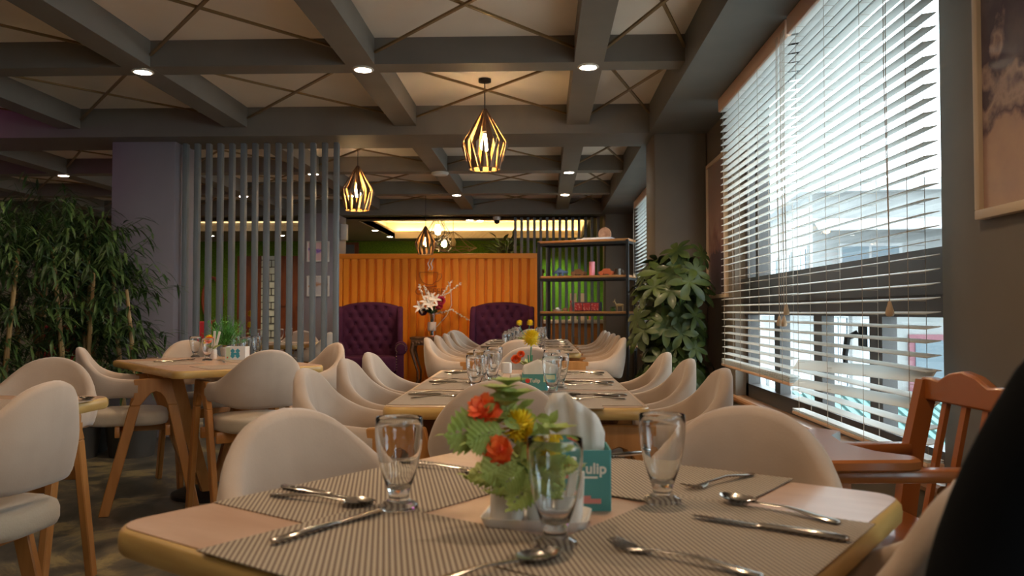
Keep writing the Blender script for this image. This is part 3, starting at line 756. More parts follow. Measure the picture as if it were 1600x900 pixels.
weave_m = mat_weave('woven_placemat', (.155, .10, .070), (.44, .35, .25), -PI / 4, .0068)
weave2_m = mat_weave('woven_placemat_turned', (.155, .10, .070), (.44, .35, .25), PI / 4, .0068)
def mk_mat(m):
    o = MB().bx(-.225, .225, -.15, .15, 0, .0016).build('placemat', m, smooth=0); return Proto(tag(o, 'x', 'placemat'))
PM, PM2 = mk_mat(weave_m), mk_mat(weave2_m)
def pmat(x, y, rz, label, group, z=.7502, p=None): return (p or PM).put((x, y, z), rz, label, group)
gm = 'woven placemats on the front table'
pmat(*fc(-.262, -.035), FT + PI / 2, 'woven striped placemat at the far left side of the front table', gm, .7502, PM2)
pmat(*fc(.025, -.277), FT, 'woven striped placemat at the near left side of the front table', gm, .7520)
pmat(*fc(.015, .280), FT, 'woven striped placemat at the far right side of the front table', gm, .7522)
pmat(*fc(.280, -.045), FT + PI / 2, 'woven striped placemat at the near right side of the front table', gm, .7542, PM2)
# ================================================================ TABLE SETTINGS
TT = .7500
def glass_thing():
    prof = [(0, 0), (.0255, 0), (.0280, .002), (.0282, .006), (.0260, .009), (.0175, .0125), (.0148, .017), (.0150, .022), (.0165, .028), (.0210, .040), (.0275, .060), (.0325, .085), (.0345, .105), (.0348, .120), (.0340, .132), (.0334, .133), (.0328, .132),
            (.0335, .120), (.0332, .105), (.0312, .085), (.0260, .060), (.0195, .042), (.0130, .032), (0, .029)]
    return tag(MB().lathe(prof, n=32, cap0=False, cap1=False).build('drinking_glass', glass_m, smooth=50), 'x', 'glass')
GL = Proto(glass_thing())
def glass(x, y, label, group, z=TT, s=1): return GL.put((x, y, z), 0, label, group, s)
gg = 'footed glasses on the front table'
glass(-.2105, 1.212, 'footed beer glass at the left of the front table, tips of cutlery beside it', gg, TT + .0035)
glass(.014, 1.026, 'footed glass nearest the camera before the condiment tray', gg, TT + .0022)
glass(.178, 1.262, 'footed glass at the right of the front table behind the fork', gg, TT + .0035)

# cutlery, lying along +x with the head at +x end; origin at the middle
def sec(x, z, hw, ht, n=8): return [Vector((x, hw * math.cos(2 * PI * k / n), z + ht * math.sin(2 * PI * k / n))) for k in range(n)]
def handle(mb, x0=-.095, x1=.03):
    st = [(x0, .003, .002, .0012), (x0 + .004, .0032, .0072, .0022), (x0 + .03, .0045, .0082, .0026), (x0 + .06, .0075, .0058, .0022), ((x0 + x1) / 2 + .015, .0090, .0038, .0019), (x1, .0060, .0030, .0017)]
    mb.rings([sec(*q) for q in st])
def fork():
    mb = MB(); handle(mb, -.095, .040)
    mb.rings([sec(.038, .0062, .003, .0014), sec(.050, .0040, .0085, .0012), sec(.062, .0032, .0120, .0010), sec(.070, .0034, .0126, .0009)])
    for k in range(4):
        y = -.0105 + k * .007; mb.tube([(.068, y, .0034), (.082, y, .0052), (.098, y * .95, .0105)], [.0021, .0019, .0008], 6)
    return tag(mb.build('fork', steel_m, smooth=50), 'x', 'fork')
def spoon():
    mb = MB(); handle(mb, -.095, .045)
    def P(u, v):
        a = 2 * PI * v; r = u
        x = .068 + .030 * r * math.cos(a); y = .0205 * r * math.sin(a) * (1 - .16 * math.cos(a))
        return Vector((x, y, .0012 + .0075 * r * r + (.002 if x > .09 else 0)))
    mb.grid(lambda u, v: P(.02 + .98 * u, v), 8, 24)
    def Q(u, v): p = P(.02 + .98 * u, v); return Vector((p.x, p.y, p.z - .0010))
    mb.grid(Q, 8, 24)
    return tag(mb.build('spoon', steel_m, smooth=60, recalc=False), 'x', 'spoon')
def knife():
    mb = MB(); mb.rings([sec(-.105, .004, .003, .002), sec(-.102, .0045, .0075, .0040), sec(-.06, .0048, .0080, .0046), sec(0, .0045, .0062, .0040), sec(.008, .0042, .0045, .0030)])
    mb.rings([sec(.006, .0042, .0045, .0016), sec(.016, .0042, .0080, .0010), sec(.06, .0042, .0095, .0008), sec(.085, .0042, .0080, .0007), sec(.103, .0042, .003, .0005)])
    return tag(mb.build('knife', steel_m, smooth=50), 'x', 'knife')
FK, SP, KN = Proto(fork()), Proto(spoon()), Proto(knife())
def lay(P_, ax, ay, bx_, by_, label, group, z):
    """handle end a to tip b"""
    return P_.put(((ax + bx_) / 2, (ay + by_) / 2, z), math.atan2(by_ - ay, bx_ - ax), label, group)
gk = 'cutlery on the front table'
lay(KN, -.334, 1.013, -.225, 1.20, 'table knife at the near left of the front table, tip by the left glass', gk, TT + .0038)
lay(KN, -.411, 1.341, -.262, 1.245, 'table knife on the far left placemat, farther of the two pieces', gk, TT + .0020)
lay(SP, -.420, 1.290, -.255, 1.225, 'spoon on the far left placemat, beside the knife', gk, TT + .0022)
lay(FK, -.262, 1.560, -.105, 1.480, 'fork at the far corner of the front table behind the left glass', gk, TT + .0020)
lay(FK, .362, 1.475, .232, 1.352, 'fork at the far right placemat beside the right glass', gk, TT + .0040)
lay(SP, .411, 1.115, .255, 1.295, 'spoon on the near right placemat, farther of the two pieces', gk, TT + .0060)
lay(KN, .375, 1.048, .203, 1.164, 'table knife on the near right placemat, in front of the spoon', gk, TT + .0060)
lay(SP, -.125, .865, .010, .975, 'spoon at the bottom edge of the picture, bowl before the near glass', gk, TT + .0040)
lay(FK, .235, .900, .082, 1.020, 'fork at the bottom edge of the picture, right of the spoon', gk, TT + .0060)
lay(KN, .17, 1.665, .05, 1.60, 'knife partly hidden behind the teal tissue box', gk, TT + .0040)

# condiment tray with shakers, sugar sachets
CTX, CTY, CTR = -.009, 1.148, math.radians(-7)
CT = thing('condiment_tray', 'shallow white ceramic tray in the middle of the front table', 'tray', (CTX, CTY, TT), CTR)
mb = MB(); mb.rings([rrect(.130, .080, .012, 0), rrect(.138, .088, .015, .006), rrect(.146, .094, .017, .015), rrect(.141, .089, .015, .015), rrect(.130, .078, .012, .007), rrect(.08, .04, .01, .006)]); mb.build('tray_body', white_m, CT, smooth=50)
def ct(x, y): c, s_ = math.cos(CTR), math.sin(CTR); return (CTX + x * c - y * s_, CTY + x * s_ + y * c)
def jar_shape(w, d, h): 
    mb = MB(); mb.rings([rrect(w * .94, d * .94, .012, 0), rrect(w, d, .014, .004), rrect(w, d, .014, h - .01), rrect(w * .9, d * .9, .014, h - .002), rrect(w * .5, d * .5, .01, h)]); return mb
o = jar_shape(.045, .042, .060).build('salt_shaker', white_m, smooth=50); o.location = (*ct(-.041, 0), TT + .0062); o.rotation_euler = (0, 0, CTR); tag(o, 'white ceramic shaker at the left of the condiment tray under the flowers', 'shaker')
o = jar_shape(.034, .042, .056).build('flower_pot', white_m, smooth=50); o.location = (*ct(.003, .006), TT + .0062); o.rotation_euler = (0, 0, CTR); tag(o, 'small white pot holding the bouquet on the condiment tray', 'pot')
SJ = thing('sachet_holder', 'white holder at the right of the condiment tray with paper sachets', 'holder', (*ct(.044, .0), TT + .0062), CTR)
mb = MB(); mb.rings([rrect(.034, .040, .008, 0), rrect(.038, .044, .008, .034), rrect(.034, .040, .007, .034), rrect(.030, .036, .006, .004)]); mb.build('cup', white_m, SJ, smooth=50)
for k, (dx, dy, tl, h_) in enumerate(((-.008, -.005, -.10, .082), (-.002, .006, .16, .080), (.009, -.002, .04, .062))):
    o = MB().box((0, 0, h_ / 2), (.010 if k < 2 else .020, .004, h_), None, .0015).build('paper_sachet', tissue_m, smooth=0)
    p = ct(.044 + dx, dy); o.location = (*p, TT + .012); o.rotation_euler = (0, tl, CTR)
    tag(o, ('white paper sachet leaning left in the holder', 'white paper sachet leaning right in the holder', 'wide white paper sachet standing at the right of the holder')[k], 'sachet', 'paper sachets in the holder')

# flowers
def rose(mb, c, r, up=(0, -.5, 1), seed=0):
    random.seed(seed)
    q = Vector((0, 0, 1)).rotation_difference(Vector(up).normalized()).to_matrix().to_4x4(); M = Matrix.Translation(c) @ q
    for layer, (n, rr, h, op) in enumerate(((3, .22, .9, .05), (4, .45, .85, .15), (5, .70, .7, .35), (6, .95, .5, .7))):
        for k in range(n):
            a0 = 2 * PI * k / n + layer * .7 + random.uniform(-.15, .15); span = 2 * PI / n * .75
            def fn(u, v):
                a = a0 + (u - .5) * 2 * span * (.6 + .4 * v)
                rad = r * (rr * (.45 + .55 * v) + op * .25 * v * v + .04 * math.sin(9 * u + layer))
                z = r * (-.35 + h * v * 1.1 - op * .3 * v * v * v - .12 * (2 * u - 1) ** 2)
                return M @ Vector((rad * math.cos(a), rad * math.sin(a), z))
            mb.grid(fn, 6, 4)
def mum(mb, c, r, n=110, up=(0, -.3, 1)):
    for k in range(n):
        z = 1 - 1.7 * (k + .5) / n; a = k * 2.39996; s_ = math.sqrt(max(0, 1 - z * z))
        d = Vector((s_ * math.cos(a), s_ * math.sin(a), z)); d = Vector((0, 0, 1)).rotation_difference(Vector(up).normalized()) @ d
        mb.leaf(Vector(c) + d * r * .3, d, (0, 0, 1) if abs(d.z) < .9 else (1, 0, 0), r * .72, r * .28, -.15, 3)
def frond(mb, p, d, L, W, n=9, droop=.35, up=(0, 0, 1)):
    up = Vector(up); p = Vector(p); d = Vector(d).normalized(); side = d.cross(up).normalized(); pts = []
    for i in range(n + 1):
        t = i / n; pts.append(p + d * L * t - Vector((0, 0, 1)) * droop * L * t * t)
    mb.tube(pts, [.0014 * (1 - .6 * i / n) for i in range(n + 1)], 5)
    for i in range(1, n + 1):
        t = i / n; w = W * (math.sin(PI * (t * .82 + .14)))
        dd = (pts[i] - pts[i - 1]).normalized()
        for s_ in (-1, 1):
            mb.leaf(pts[i], side * s_ + dd * .7, up, w, L / n * 1.35, .2, 3)
    mb.leaf(pts[-1], d, (0, 0, 1), W * .5, L / n, .2, 3)
rose_m = mat('orange_rose', (.88, .075, .012), .6, col2=(.92, .20, .03), scale=40, sss=0)
yel_m = mat('yellow_petal', (.88, .60, .012), .6, col2=(.90, .72, .04), scale=30)
fern_m = mat('fern_leaf', (.27, .34, .06), .55, col2=(.42, .47, .13), scale=30)
BQ0 = ct(.003, .006)
BQ = thing('bouquet', 'small bouquet of orange roses, yellow flowers and fern leaves on the condiment tray', 'flowers', (*BQ0, TT + .045), 0)
mb = MB()
for (x, y, z) in ((-.073, -.040, .106), (-.053, -.055, .060), (-.028, -.03, .085), (.014, -.035, .058), (-.045, 0, .12), (.0, 0, .07)):
    mb.tube([(0, 0, 0), (x * .4, y * .4, z * .6), (x, y, z)], .0014, 5)
mb.build('stem', stem_m, BQ)
mb = MB()
for d, L, W in (((-1, -.25, .50), .130, .034), ((-1, -.1, .75), .10, .030), ((-.9, -.5, .25), .085, .026), ((-.25, -.2, 1), .150, .022), ((-.5, -.9, .05), .090, .028), ((.35, -.6, .8), .11, .024), ((.9, -.5, .9), .10, .02), ((.5, -1, .15), .07, .024), ((-.95, .3, .1), .09, .026), ((.05, .6, .9), .11, .024), ((-.1, -1, .35), .075, .024), ((.4, -.8, .4), .085, .022)):
    frond(mb, (0, 0, .012), d, L * .85, W, up=(0, -.7, .7))
for x, y, z in ((-.055, -.02, .135), (-.042, -.03, .145), (-.030, -.035, .130), (-.055, -.035, .095), (.022, -.05, .085), (-.045, -.04, .118)):
    for k in range(6):
        a = k * 1.05; mb.leaf((x, y, z), (math.cos(a), math.sin(a), .6), (0, 0, 1), .030, .020, .2, 3)
for b, d, L, W in (((-.050, -.045, .085), (-1, -.25, .18), .085, .046), ((-.045, -.050, .088), (-1, -.5, -.05), .06, .036), ((-.04, -.02, .10), (-.3, 0, 1), .055, .03), ((-.025, -.05, .05), (-.9, -.6, -.1), .065, .034), ((-.02, -.05, .04), (-.6, -.8, -.25), .05, .03), ((.0, -.05, .045), (.5, -.8, .0), .05, .03), ((-.02, -.04, .07), (.2, -.9, .2), .045, .03)):
    frond(mb, b, d, L * .85, W * .85, 8, .2, (0, -1, .35))
random.seed(77)
for k in range(44):
    c = (random.uniform(-.075, .015), random.uniform(-.055, .01), random.uniform(.035, .118)); a = random.uniform(0, 6.28)
    mb.leaf(c, (math.cos(a), -.4, math.sin(a)), (0, -1, .3), random.uniform(.016, .028), random.uniform(.010, .016), .2, 3)
mb.build('fern_leaves', fern_m, BQ, smooth=0, recalc=False)
def bloom(mb, c, r, up, seed=0):
    random.seed(seed); q = Vector((0, 0, 1)).rotation_difference(Vector(up).normalized())
    mb.sphere(c, r * .55, 10)
    for k in range(46):
        z = 1 - 1.45 * (k + .5) / 46; a = k * 2.39996; s_ = math.sqrt(max(0, 1 - z * z))
        d = q @ Vector((s_ * math.cos(a), s_ * math.sin(a), z)); mb.leaf(Vector(c) + d * r * .35, d + Vector((random.uniform(-.2, .2), random.uniform(-.2, .2), random.uniform(-.2, .2))), (q @ Vector((-math.sin(a), math.cos(a), .2))).cross(d), r * random.uniform(.55, .75), r * .62, random.uniform(-.5, .2), 3)
mb = MB(); bloom(mb, (-.074, -.040, .112), .024, (-.3, -.9, .8), 1); mb.build('rose', rose_m, BQ, smooth=60, recalc=False)
mb = MB(); bloom(mb, (-.054, -.060, .064), .021, (-.1, -1.2, .6), 2); mb.build('rose', rose_m, BQ, smooth=60, recalc=False)
for c, r in (((-.028, -.035, .092), .025), ((.014, -.040, .062), .018), ((-.010, -.045, .076), .018)):
    mb = MB(); mum(mb, c, r, 130, (0, -.8, 1)); mb.sphere(c, r * .55, 10); mb.build('yellow_flower', yel_m, BQ, smooth=0, recalc=False)

# tissue box
teal_box = mat('teal_card', (.085, .30, .285), .6)
red_m = mat('red_print', (.70, .05, .03), .5); cream_m = mat('cream_print', (.80, .76, .66), .5); pale_m = mat('pale_pattern', (.62, .68, .42), .6); pink_pr = mat('pink_print', (.75, .28, .24), .5)
blue_pr = mat('blue_pattern', (.06, .33, .40), .55)
def tissue_box(label, x, y, rz, w, d, h, style, z=TT):
    t = thing('tissue_box', label, 'tissue box', (x, y, z), rz)
    mb = MB()
    mb.rings([rrect(w, d, .002, 0, 1), rrect(w, d, .002, h, 1), rrect(w - .004, d - .004, .002, h, 1), rrect(w - .004, d - .004, .002, h * .6, 1)])
    mb.build('box', teal_box if style != 'pattern' else white_m, t, smooth=0)
    yf = -d / 2 - .0006
    if style == 'tall':
        text('lettering', 'Tulip', .0215, cream_m, t, (.012, yf, h * .62), (PI / 2, 0, 0), .0004, bold=.0006)
        MB().lathe([(0, 0), (.006, 0), (.009, .0004), (0, .0008)], (-.020, yf, h * .68), 16, M=Matrix.Rotation(PI / 2, 4, 'X') @ Matrix.Diagonal((1, 1.5, 1, 1))).build('red_tulip', red_m, t)
        mb = MB(); mb.box((.0, yf, h * .165), (.052, .0006, .007)); mb.box((-.006, yf, h * .225), (.034, .0006, .005)); mb.build('printed_lines', pink_pr, t, smooth=0)
        MB().box((.006, yf, h * .555), (.03, .0006, .003)).build('small_print', cream_m, t, smooth=0)
    elif style == 'low':
        text('lettering', 'Tulip', .020, cream_m, t, (-.018, yf, h * .50), (PI / 2, 0, 0), .0004, bold=.0004)
        MB().lathe([(0, 0), (.006, 0), (.0085, .0004), (0, .0008)], (-.044, yf, h * .60), 16, M=Matrix.Rotation(PI / 2, 4, 'X')).build('red_tulip', red_m, t)
        MB().box((w * .28, yf, h * .72), (w * .34, .0006, h * .4)).build('pale_square', pale_m, t, smooth=0)
        MB().lathe([(0, 0), (.018, 0), (.018, .0006), (0, .0006)], (w * .28, yf, h * .2), 20, M=Matrix.Rotation(PI / 2, 4, 'X')).build('blue_disc', blue_pr, t, smooth=0)
    else:
        mb = MB()
        for dx, dz in ((-.015, .015), (.015, .015), (-.015, -.015), (.015, -.015)):
            s_ = .0125; mb.box((dx, yf, h / 2 + dz), (s_ * 1.7, .0006, s_ * 1.7), Matrix.Rotation(PI / 4, 4, 'Y'))
        mb.box((0, yf, h / 2 - .002), (.05, .0006, .014)); mb.build('star_pattern', blue_pr, t, smooth=0)
        MB().box((-w * .34, yf, h * .5), (w * .2, .0006, h * .9)).build('pale_pattern', pale_m, t, smooth=0)
        MB().box((-w * .37, yf - .0004, h * .2), (.008, .0006, .009)).build('red_tulip', red_m, t, smooth=0)
    if style != 'pattern':
        random.seed(5)
        def fn(u, v):
            a = (u - .5) * 2; H_ = pl(a, [-1, -.75, -.2, .75, 1], [.055, .078, .080, .048, .020]) if style == 'tall' else pl(a, [-1, -.9, -.1, .9, 1], [.010, .030, .052, .030, .010])
            return Vector((a * w * .40 * (1 + (.25 + .25 * (a > 0)) * v) - (.014 if style == 'tall' else 0) * v, .008 * math.sin(5 * u + 1.0) * (.4 + v) + .003 * math.sin(21 * u) * v, h * .55 + (H_ + h * .45) * v))
        mb = MB(); mb.grid(fn, 20, 6); mb.build('tissue', tissue_m, t, smooth=80, solid=.001)
    return t
tissue_box('teal tissue box with white lettering and a white tissue on the front table', .0570, 1.262, math.radians(1), .082, .080, .088, 'tall')

# middle table settings
gM = 'woven placemats on the middle table'
mid_m = mat_weave('fine_woven_placemat', (.20, .135, .10), (.46, .36, .27), 0, .0045)
PM3 = mk_mat(mid_m)
gc, ggm = 'cutlery on the middle table', 'glasses on the middle table'
side = {-1: 'left', 1: 'right'}; nth = ['nearest', 'second', 'third']
for k, y in enumerate((2.80, 3.32, 3.84)):
    for s_ in (-1, 1):
        x = -.09 + s_ * .245
        pmat(x, y, PI / 2, 'woven placemat on the %s side of the middle table, %s from the camera' % (side[s_], nth[k]), gM, TT + .0003, PM3)
        a, b = (x + s_ * .115, x - s_ * .075)
        lab = 'at the %s %s setting of the middle table' % (nth[k], side[s_])
        lay(KN, a + s_ * .01, y + .055, b, y + .060, 'knife ' + lab, gc, TT + .0022)
        lay(SP, a, y - .055 + (.09 if s_ > 0 else 0), b - s_ * .02, y - .02 + (.09 if s_ > 0 else 0), 'spoon ' + lab, gc, TT + .0022)
        lay(FK, a, y + .135 - (.20 if s_ > 0 else 0), b, y + .13 - (.19 if s_ > 0 else 0), 'fork ' + lab, gc, TT + .0022)
for k, (x, y) in enumerate(((-.245, 3.00), (-.205, 3.32), (-.255, 3.44), (-.215, 3.68))):
    glass(x, y, 'footed glass left of the middle table centrepiece, %s' % ('nearest', 'second', 'third', 'farthest')[k], ggm)
for k, (x, y) in enumerate(((.030, 2.92), (.062, 3.14), (.035, 3.42))):
    glass(x, y, 'footed glass right of the middle table centrepiece, %s' % ('nearest', 'second', 'farthest')[k], ggm)
lay(SP, .07, 2.56, .035, 2.74, 'spoon lying by itself near the front edge of the middle table', gc, TT + .0022)
pmat(-.045, 2.645, 0, 'woven placemat at the near end of the middle table', gM, TT + .0003, PM3)
tissue_box('teal and yellow tissue box with a white tissue on the middle table', -.015, 3.12, math.radians(1), .13, .10, .060, 'low')
o = jar_shape(.045, .045, .055).build('condiment_jar', white_m, smooth=50); o.location = (-.105, 3.16, TT); tag(o, 'cream ceramic jar left of the tissue box on the middle table', 'jar')
o = jar_shape(.05, .045, .050).build('condiment_jar', white_m, smooth=50); o.location = (-.175, 3.95, TT); tag(o, 'white low jar at the far end of the middle table', 'jar')

def pompom_vase(label, x, y, heads, z=TT, tall=.19):
    t = thing('flower_vase', label, 'flowers', (x, y, z))
    MB().lathe([(0, 0), (.028, 0), (.030, .005), (.026, .05), (.022, .07), (.018, .07), (.020, .05), (0, .045)], n=16).build('vase', white_m, t)
    mb = MB()
    for hx, hy, hz, r in heads: mb.tube([(0, 0, .05), (hx * .4, hy * .4, hz * .6), (hx, hy, hz - r * .5)], .0022, 6)
    for k in range(5): a = k * 1.3; mb.tube([(.004 * math.cos(a), .004 * math.sin(a), .05), (.009 * math.cos(a), .009 * math.sin(a), .12)], .0022, 5)
    mb.build('stem', mat('teal_stem', (.05, .28, .16), .5), t)
    for hx, hy, hz, r in heads:
        mb = MB(); mum(mb, (hx, hy, hz), r, 130); mb.sphere((hx, hy, hz), r * .62, 10); mb.build('yellow_flower', yel_m, t, smooth=0, recalc=False)
    mb = MB()
    for k in range(9):
        a = k * 2.4; mb.leaf((0, 0, .06), (math.cos(a), math.sin(a), 1.0), (0, 0, 1), .085, .026, .3, 4)
    mb.build('leaves', fern_m, t, smooth=0, recalc=False)
    return t
v1 = pompom_vase('white pot with one yellow pompom flower and a red bloom on the middle table', -.052, 3.27, [(.005, 0, .185, .040)])
mb = MB(); rose(mb, (-.055, -.01, .105), .018, (0, -1, .6), 4); rose(mb, (-.036, -.015, .125), .014, (0, -1, .6), 5); mb.build('red_flower', rose_m, v1, smooth=60, recalc=False)

# rear table settings
gR, gcR, ggR = 'woven placemats on the rear table', 'cutlery on the rear table', 'glasses on the rear table'
n5 = ['nearest', 'second', 'third', 'fourth', 'farthest']
for k, y in enumerate((6.10, 6.68, 7.26, 7.84, 8.42)):
    for s_ in (-1, 1):
        x = -.145 + s_ * .245; lab = '%s on the %s side of the rear table' % (n5[k], side[s_])
        pmat(x, y, PI / 2, 'woven placemat, %s' % lab, gR, TT + .0003, PM3)
        a, b = (x + s_ * .11, x - s_ * .08)
        lay(KN, a, y + .06, b, y + .065, 'knife, %s' % lab, gcR, TT + .0022)
        lay(SP, a, y + .01, b, y + .02, 'spoon, %s' % lab, gcR, TT + .0022)
        lay(FK, a, y - .06, b, y - .06, 'fork, %s' % lab, gcR, TT + .0022)
        glass(-.145 + s_ * .115 + random.uniform(-.015, .015), y + random.uniform(-.08, .05), 'footed glass, %s' % lab, ggR)
        glass(-.145 + s_ * .135 + random.uniform(-.01, .01), y + .13, 'second footed glass behind it, %s' % lab, ggR)
pompom_vase('vase of three yellow pompom flowers on the rear table', -.135, 6.25, [(-.045, 0, .205, .026), (.035, .01, .205, .028), (.035, -.03, .105, .026)])
o = tag(MB().lathe([(0, 0), (.04, 0), (.05, .03), (.045, .05), (0, .05)], n=16).build('flower_pot', white_m), 'white pot with low green leaves in the middle of the rear table', 'pot'); o.location = (-.16, 6.72, TT)
mb = MB()
for k in range(26): a = k * 2.4; mb.leaf((0, 0, .045), (math.cos(a), math.sin(a), .3 + .04 * k), (0, 0, 1), .075, .03, .4, 3)
mb.build('leaves', fern_m, o, smooth=0, recalc=False)

# left table settings
def lt(a, b): return (LC[0] + A_[0] * a + B_[0] * b, LC[1] + A_[1] * a + B_[1] * b)
gL, gcL, ggL = 'woven placemats on the left table', 'cutlery on the left table', 'glasses on the left table'
pmat(*lt(-.23, .12), LT + PI / 2, 'woven placemat at the left end of the left table', gL, TT + .0003, PM3)
pmat(*lt(.0, -.44), LT, 'woven placemat at the near side of the left table, before the chair back', gL, TT + .0003, PM3)
pmat(*lt(.23, .05), LT + PI / 2, 'woven placemat at the right side of the left table', gL, TT + .0006, PM3)
def at(px, py, z=TT + .002):
    a, b = (px - 800) / F_PX, (450 - py) / F_PX
    Fv = Vector((-math.sin(YAW) * math.cos(PITCH), math.cos(YAW) * math.cos(PITCH), math.sin(PITCH))); Rv = Vector((math.cos(YAW), math.sin(YAW), 0)); Uv = Rv.cross(Fv)
    d = Fv + Rv * a + Uv * b; t = (z - CAM_H) / d.z; return d.x * t, d.y * t
def aty(px, py, Y):
    a, b = (px - 800) / F_PX, (450 - py) / F_PX
    Fv = Vector((-math.sin(YAW) * math.cos(PITCH), math.cos(YAW) * math.cos(PITCH), math.sin(PITCH))); Rv = Vector((math.cos(YAW), math.sin(YAW), 0)); Uv = Rv.cross(Fv)
    d = Fv + Rv * a + Uv * b; t = Y / d.y; return d.x * t, CAM_H + d.z * t
glass(*at(305, 558), 'glass at the left of the left table beside the orange flower', ggL)
glass(*at(324, 563), 'glass directly in front of the orange flower on the left table', ggL)
glass(*at(368, 556), 'glass behind the patterned tissue box on the left table', ggL)
glass(*at(384, 560), 'farther glass behind the patterned tissue box on the left table', ggL)
glass(*at(401, 556), 'glass right of the patterned tissue box on the left table', ggL)
lay(KN, *at(228, 561), *at(262, 558), 'knife at the far left of the left table', gcL, TT + .0022)
lay(KN, *at(246, 566), *at(290, 564), 'knife on the left table near its left corner', gcL, TT + .0022)
lay(SP, *at(268, 566), *at(304, 563), 'spoon beside the knife on the left table', gcL, TT + .0030)
lay(FK, *at(358, 569), *at(336, 563), 'fork on the left table in front of the patterned box', gcL, TT + .0030)
lay(SP, *at(262, 556), *at(292, 555), 'spoon at the far edge of the left table', gcL, TT + .0022)
lay(KN, *at(450, 560), *at(470, 561), 'knife at the right of the left table behind the chair', gcL, TT + .0030)
bx_, by_ = at(368, 562)
tissue_box('white tissue box with a blue star pattern on the left table', bx_, by_ + .03, math.radians(4), .122, .09, .080, 'pattern')
cj = at(332, 560)
SH = thing('flower_cup', 'white cup with an orange and yellow flower on the left table', 'flowers', (*cj, TT))
jar_shape(.05, .045, .06).build('cup', white_m, SH, smooth=50)
mb = MB(); rose(mb, (-.02, -.01, .115), .028, (0, -.8, 1), 7); mb.build('rose', rose_m, SH, smooth=60, recalc=False)
mb = MB(); mum(mb, (-.03, .02, .118), .032, 80); mum(mb, (-.045, -.02, .09), .022, 50); mb.build('yellow_flower', yel_m, SH, smooth=0, recalc=False)
mb = MB()
for k in range(10): a = k * 2.4; mb.leaf((0, 0, .05), (math.cos(a), math.sin(a), 1.1), (0, 0, 1), .07, .02, .3, 3)
mb.tube([(0, 0, .03), (-.02, -.01, .11)], .002, 5); mb.build('leaves', fern_m, SH, smooth=0, recalc=False)
for k, dx in enumerate((.018, .004)):
    o = MB().box((0, 0, .055), (.014, .003, .11)).build('paper_sachet', tissue_m, smooth=0); o.location = (cj[0] + dx, cj[1] - .002 + .01 * k, TT + .061); o.rotation_euler = (0, .25 - .2 * k, 0)
    tag(o, ('paper sachet leaning right from the flower cup on the left table', 'paper sachet upright in the flower cup on the left table')[k], 'sachet', 'sachets in the flower cup')
gp = at(348, 556)
GP = thing('bushy_plant', 'bushy bright green plant in a small pot on the left table', 'plant', (gp[0], gp[1] + .05, TT))
MB().lathe([(0, 0), (.03, 0), (.036, .05), (.03, .055), (0, .05)], n=16).build('pot', white_m, GP)
mb = MB(); random.seed(11)
for k in range(150):
    a = random.uniform(0, 2 * PI); e = random.uniform(-.2, 1.4); L = random.uniform(.10, .17)
    d = Vector((math.cos(a) * math.cos(e), math.sin(a) * math.cos(e), math.sin(e) + .25)); b = Vector((0, 0, .07))
    mb.tube([b, b + d * L * .6, b + d * L], .0012, 3, False)
    for q in range(5): mb.leaf(b + d * L * (.4 + .14 * q), (random.uniform(-1, 1), random.uniform(-1, 1), random.uniform(-.2, 1)), (0, 0, 1), .022, .007, .2, 2)
mb.build('foliage', mat('bright_green', (.06, .22, .03), .5, col2=(.12, .34, .06), scale=30), GP, smooth=0, recalc=False)

# left edge table cutlery
lay(FK, -1.70, 2.72, -1.56, 2.60, 'fork on the left edge table', 'cutlery on the left edge table', TT + .0022)
lay(SP, -1.62, 2.76, -1.47, 2.66, 'spoon on the left edge table', 'cutlery on the left edge table', TT + .0022)
pmat(-1.62, 2.45, PI / 2, 'woven placemat on the left edge table', 'placemats', TT + .0003, PM3)

# table behind the screen
gS = 'glasses behind the slatted screen'
for k, (px, py) in enumerate(((386, 545), (408, 546), (424, 543), (442, 541), (430, 549))):
    x, y = at(px, py); y = min(y, 7.9); glass(-2.55 + (k - 2) * .13, 7.42 + (k % 2) * .16, 'glass behind the slatted screen, %s from the left' % ('first', 'second', 'third', 'fourth', 'fifth')[k], gS)
pompom_vase('vase with two yellow pompom flowers behind the slatted screen', -2.62, 7.38, [(-.01, 0, .17, .032), (-.005, 0, .27, .032)])
pmat(-2.35, 7.45, 0, 'woven placemat on the table behind the screen', 'placemats', TT + .0003, PM3)
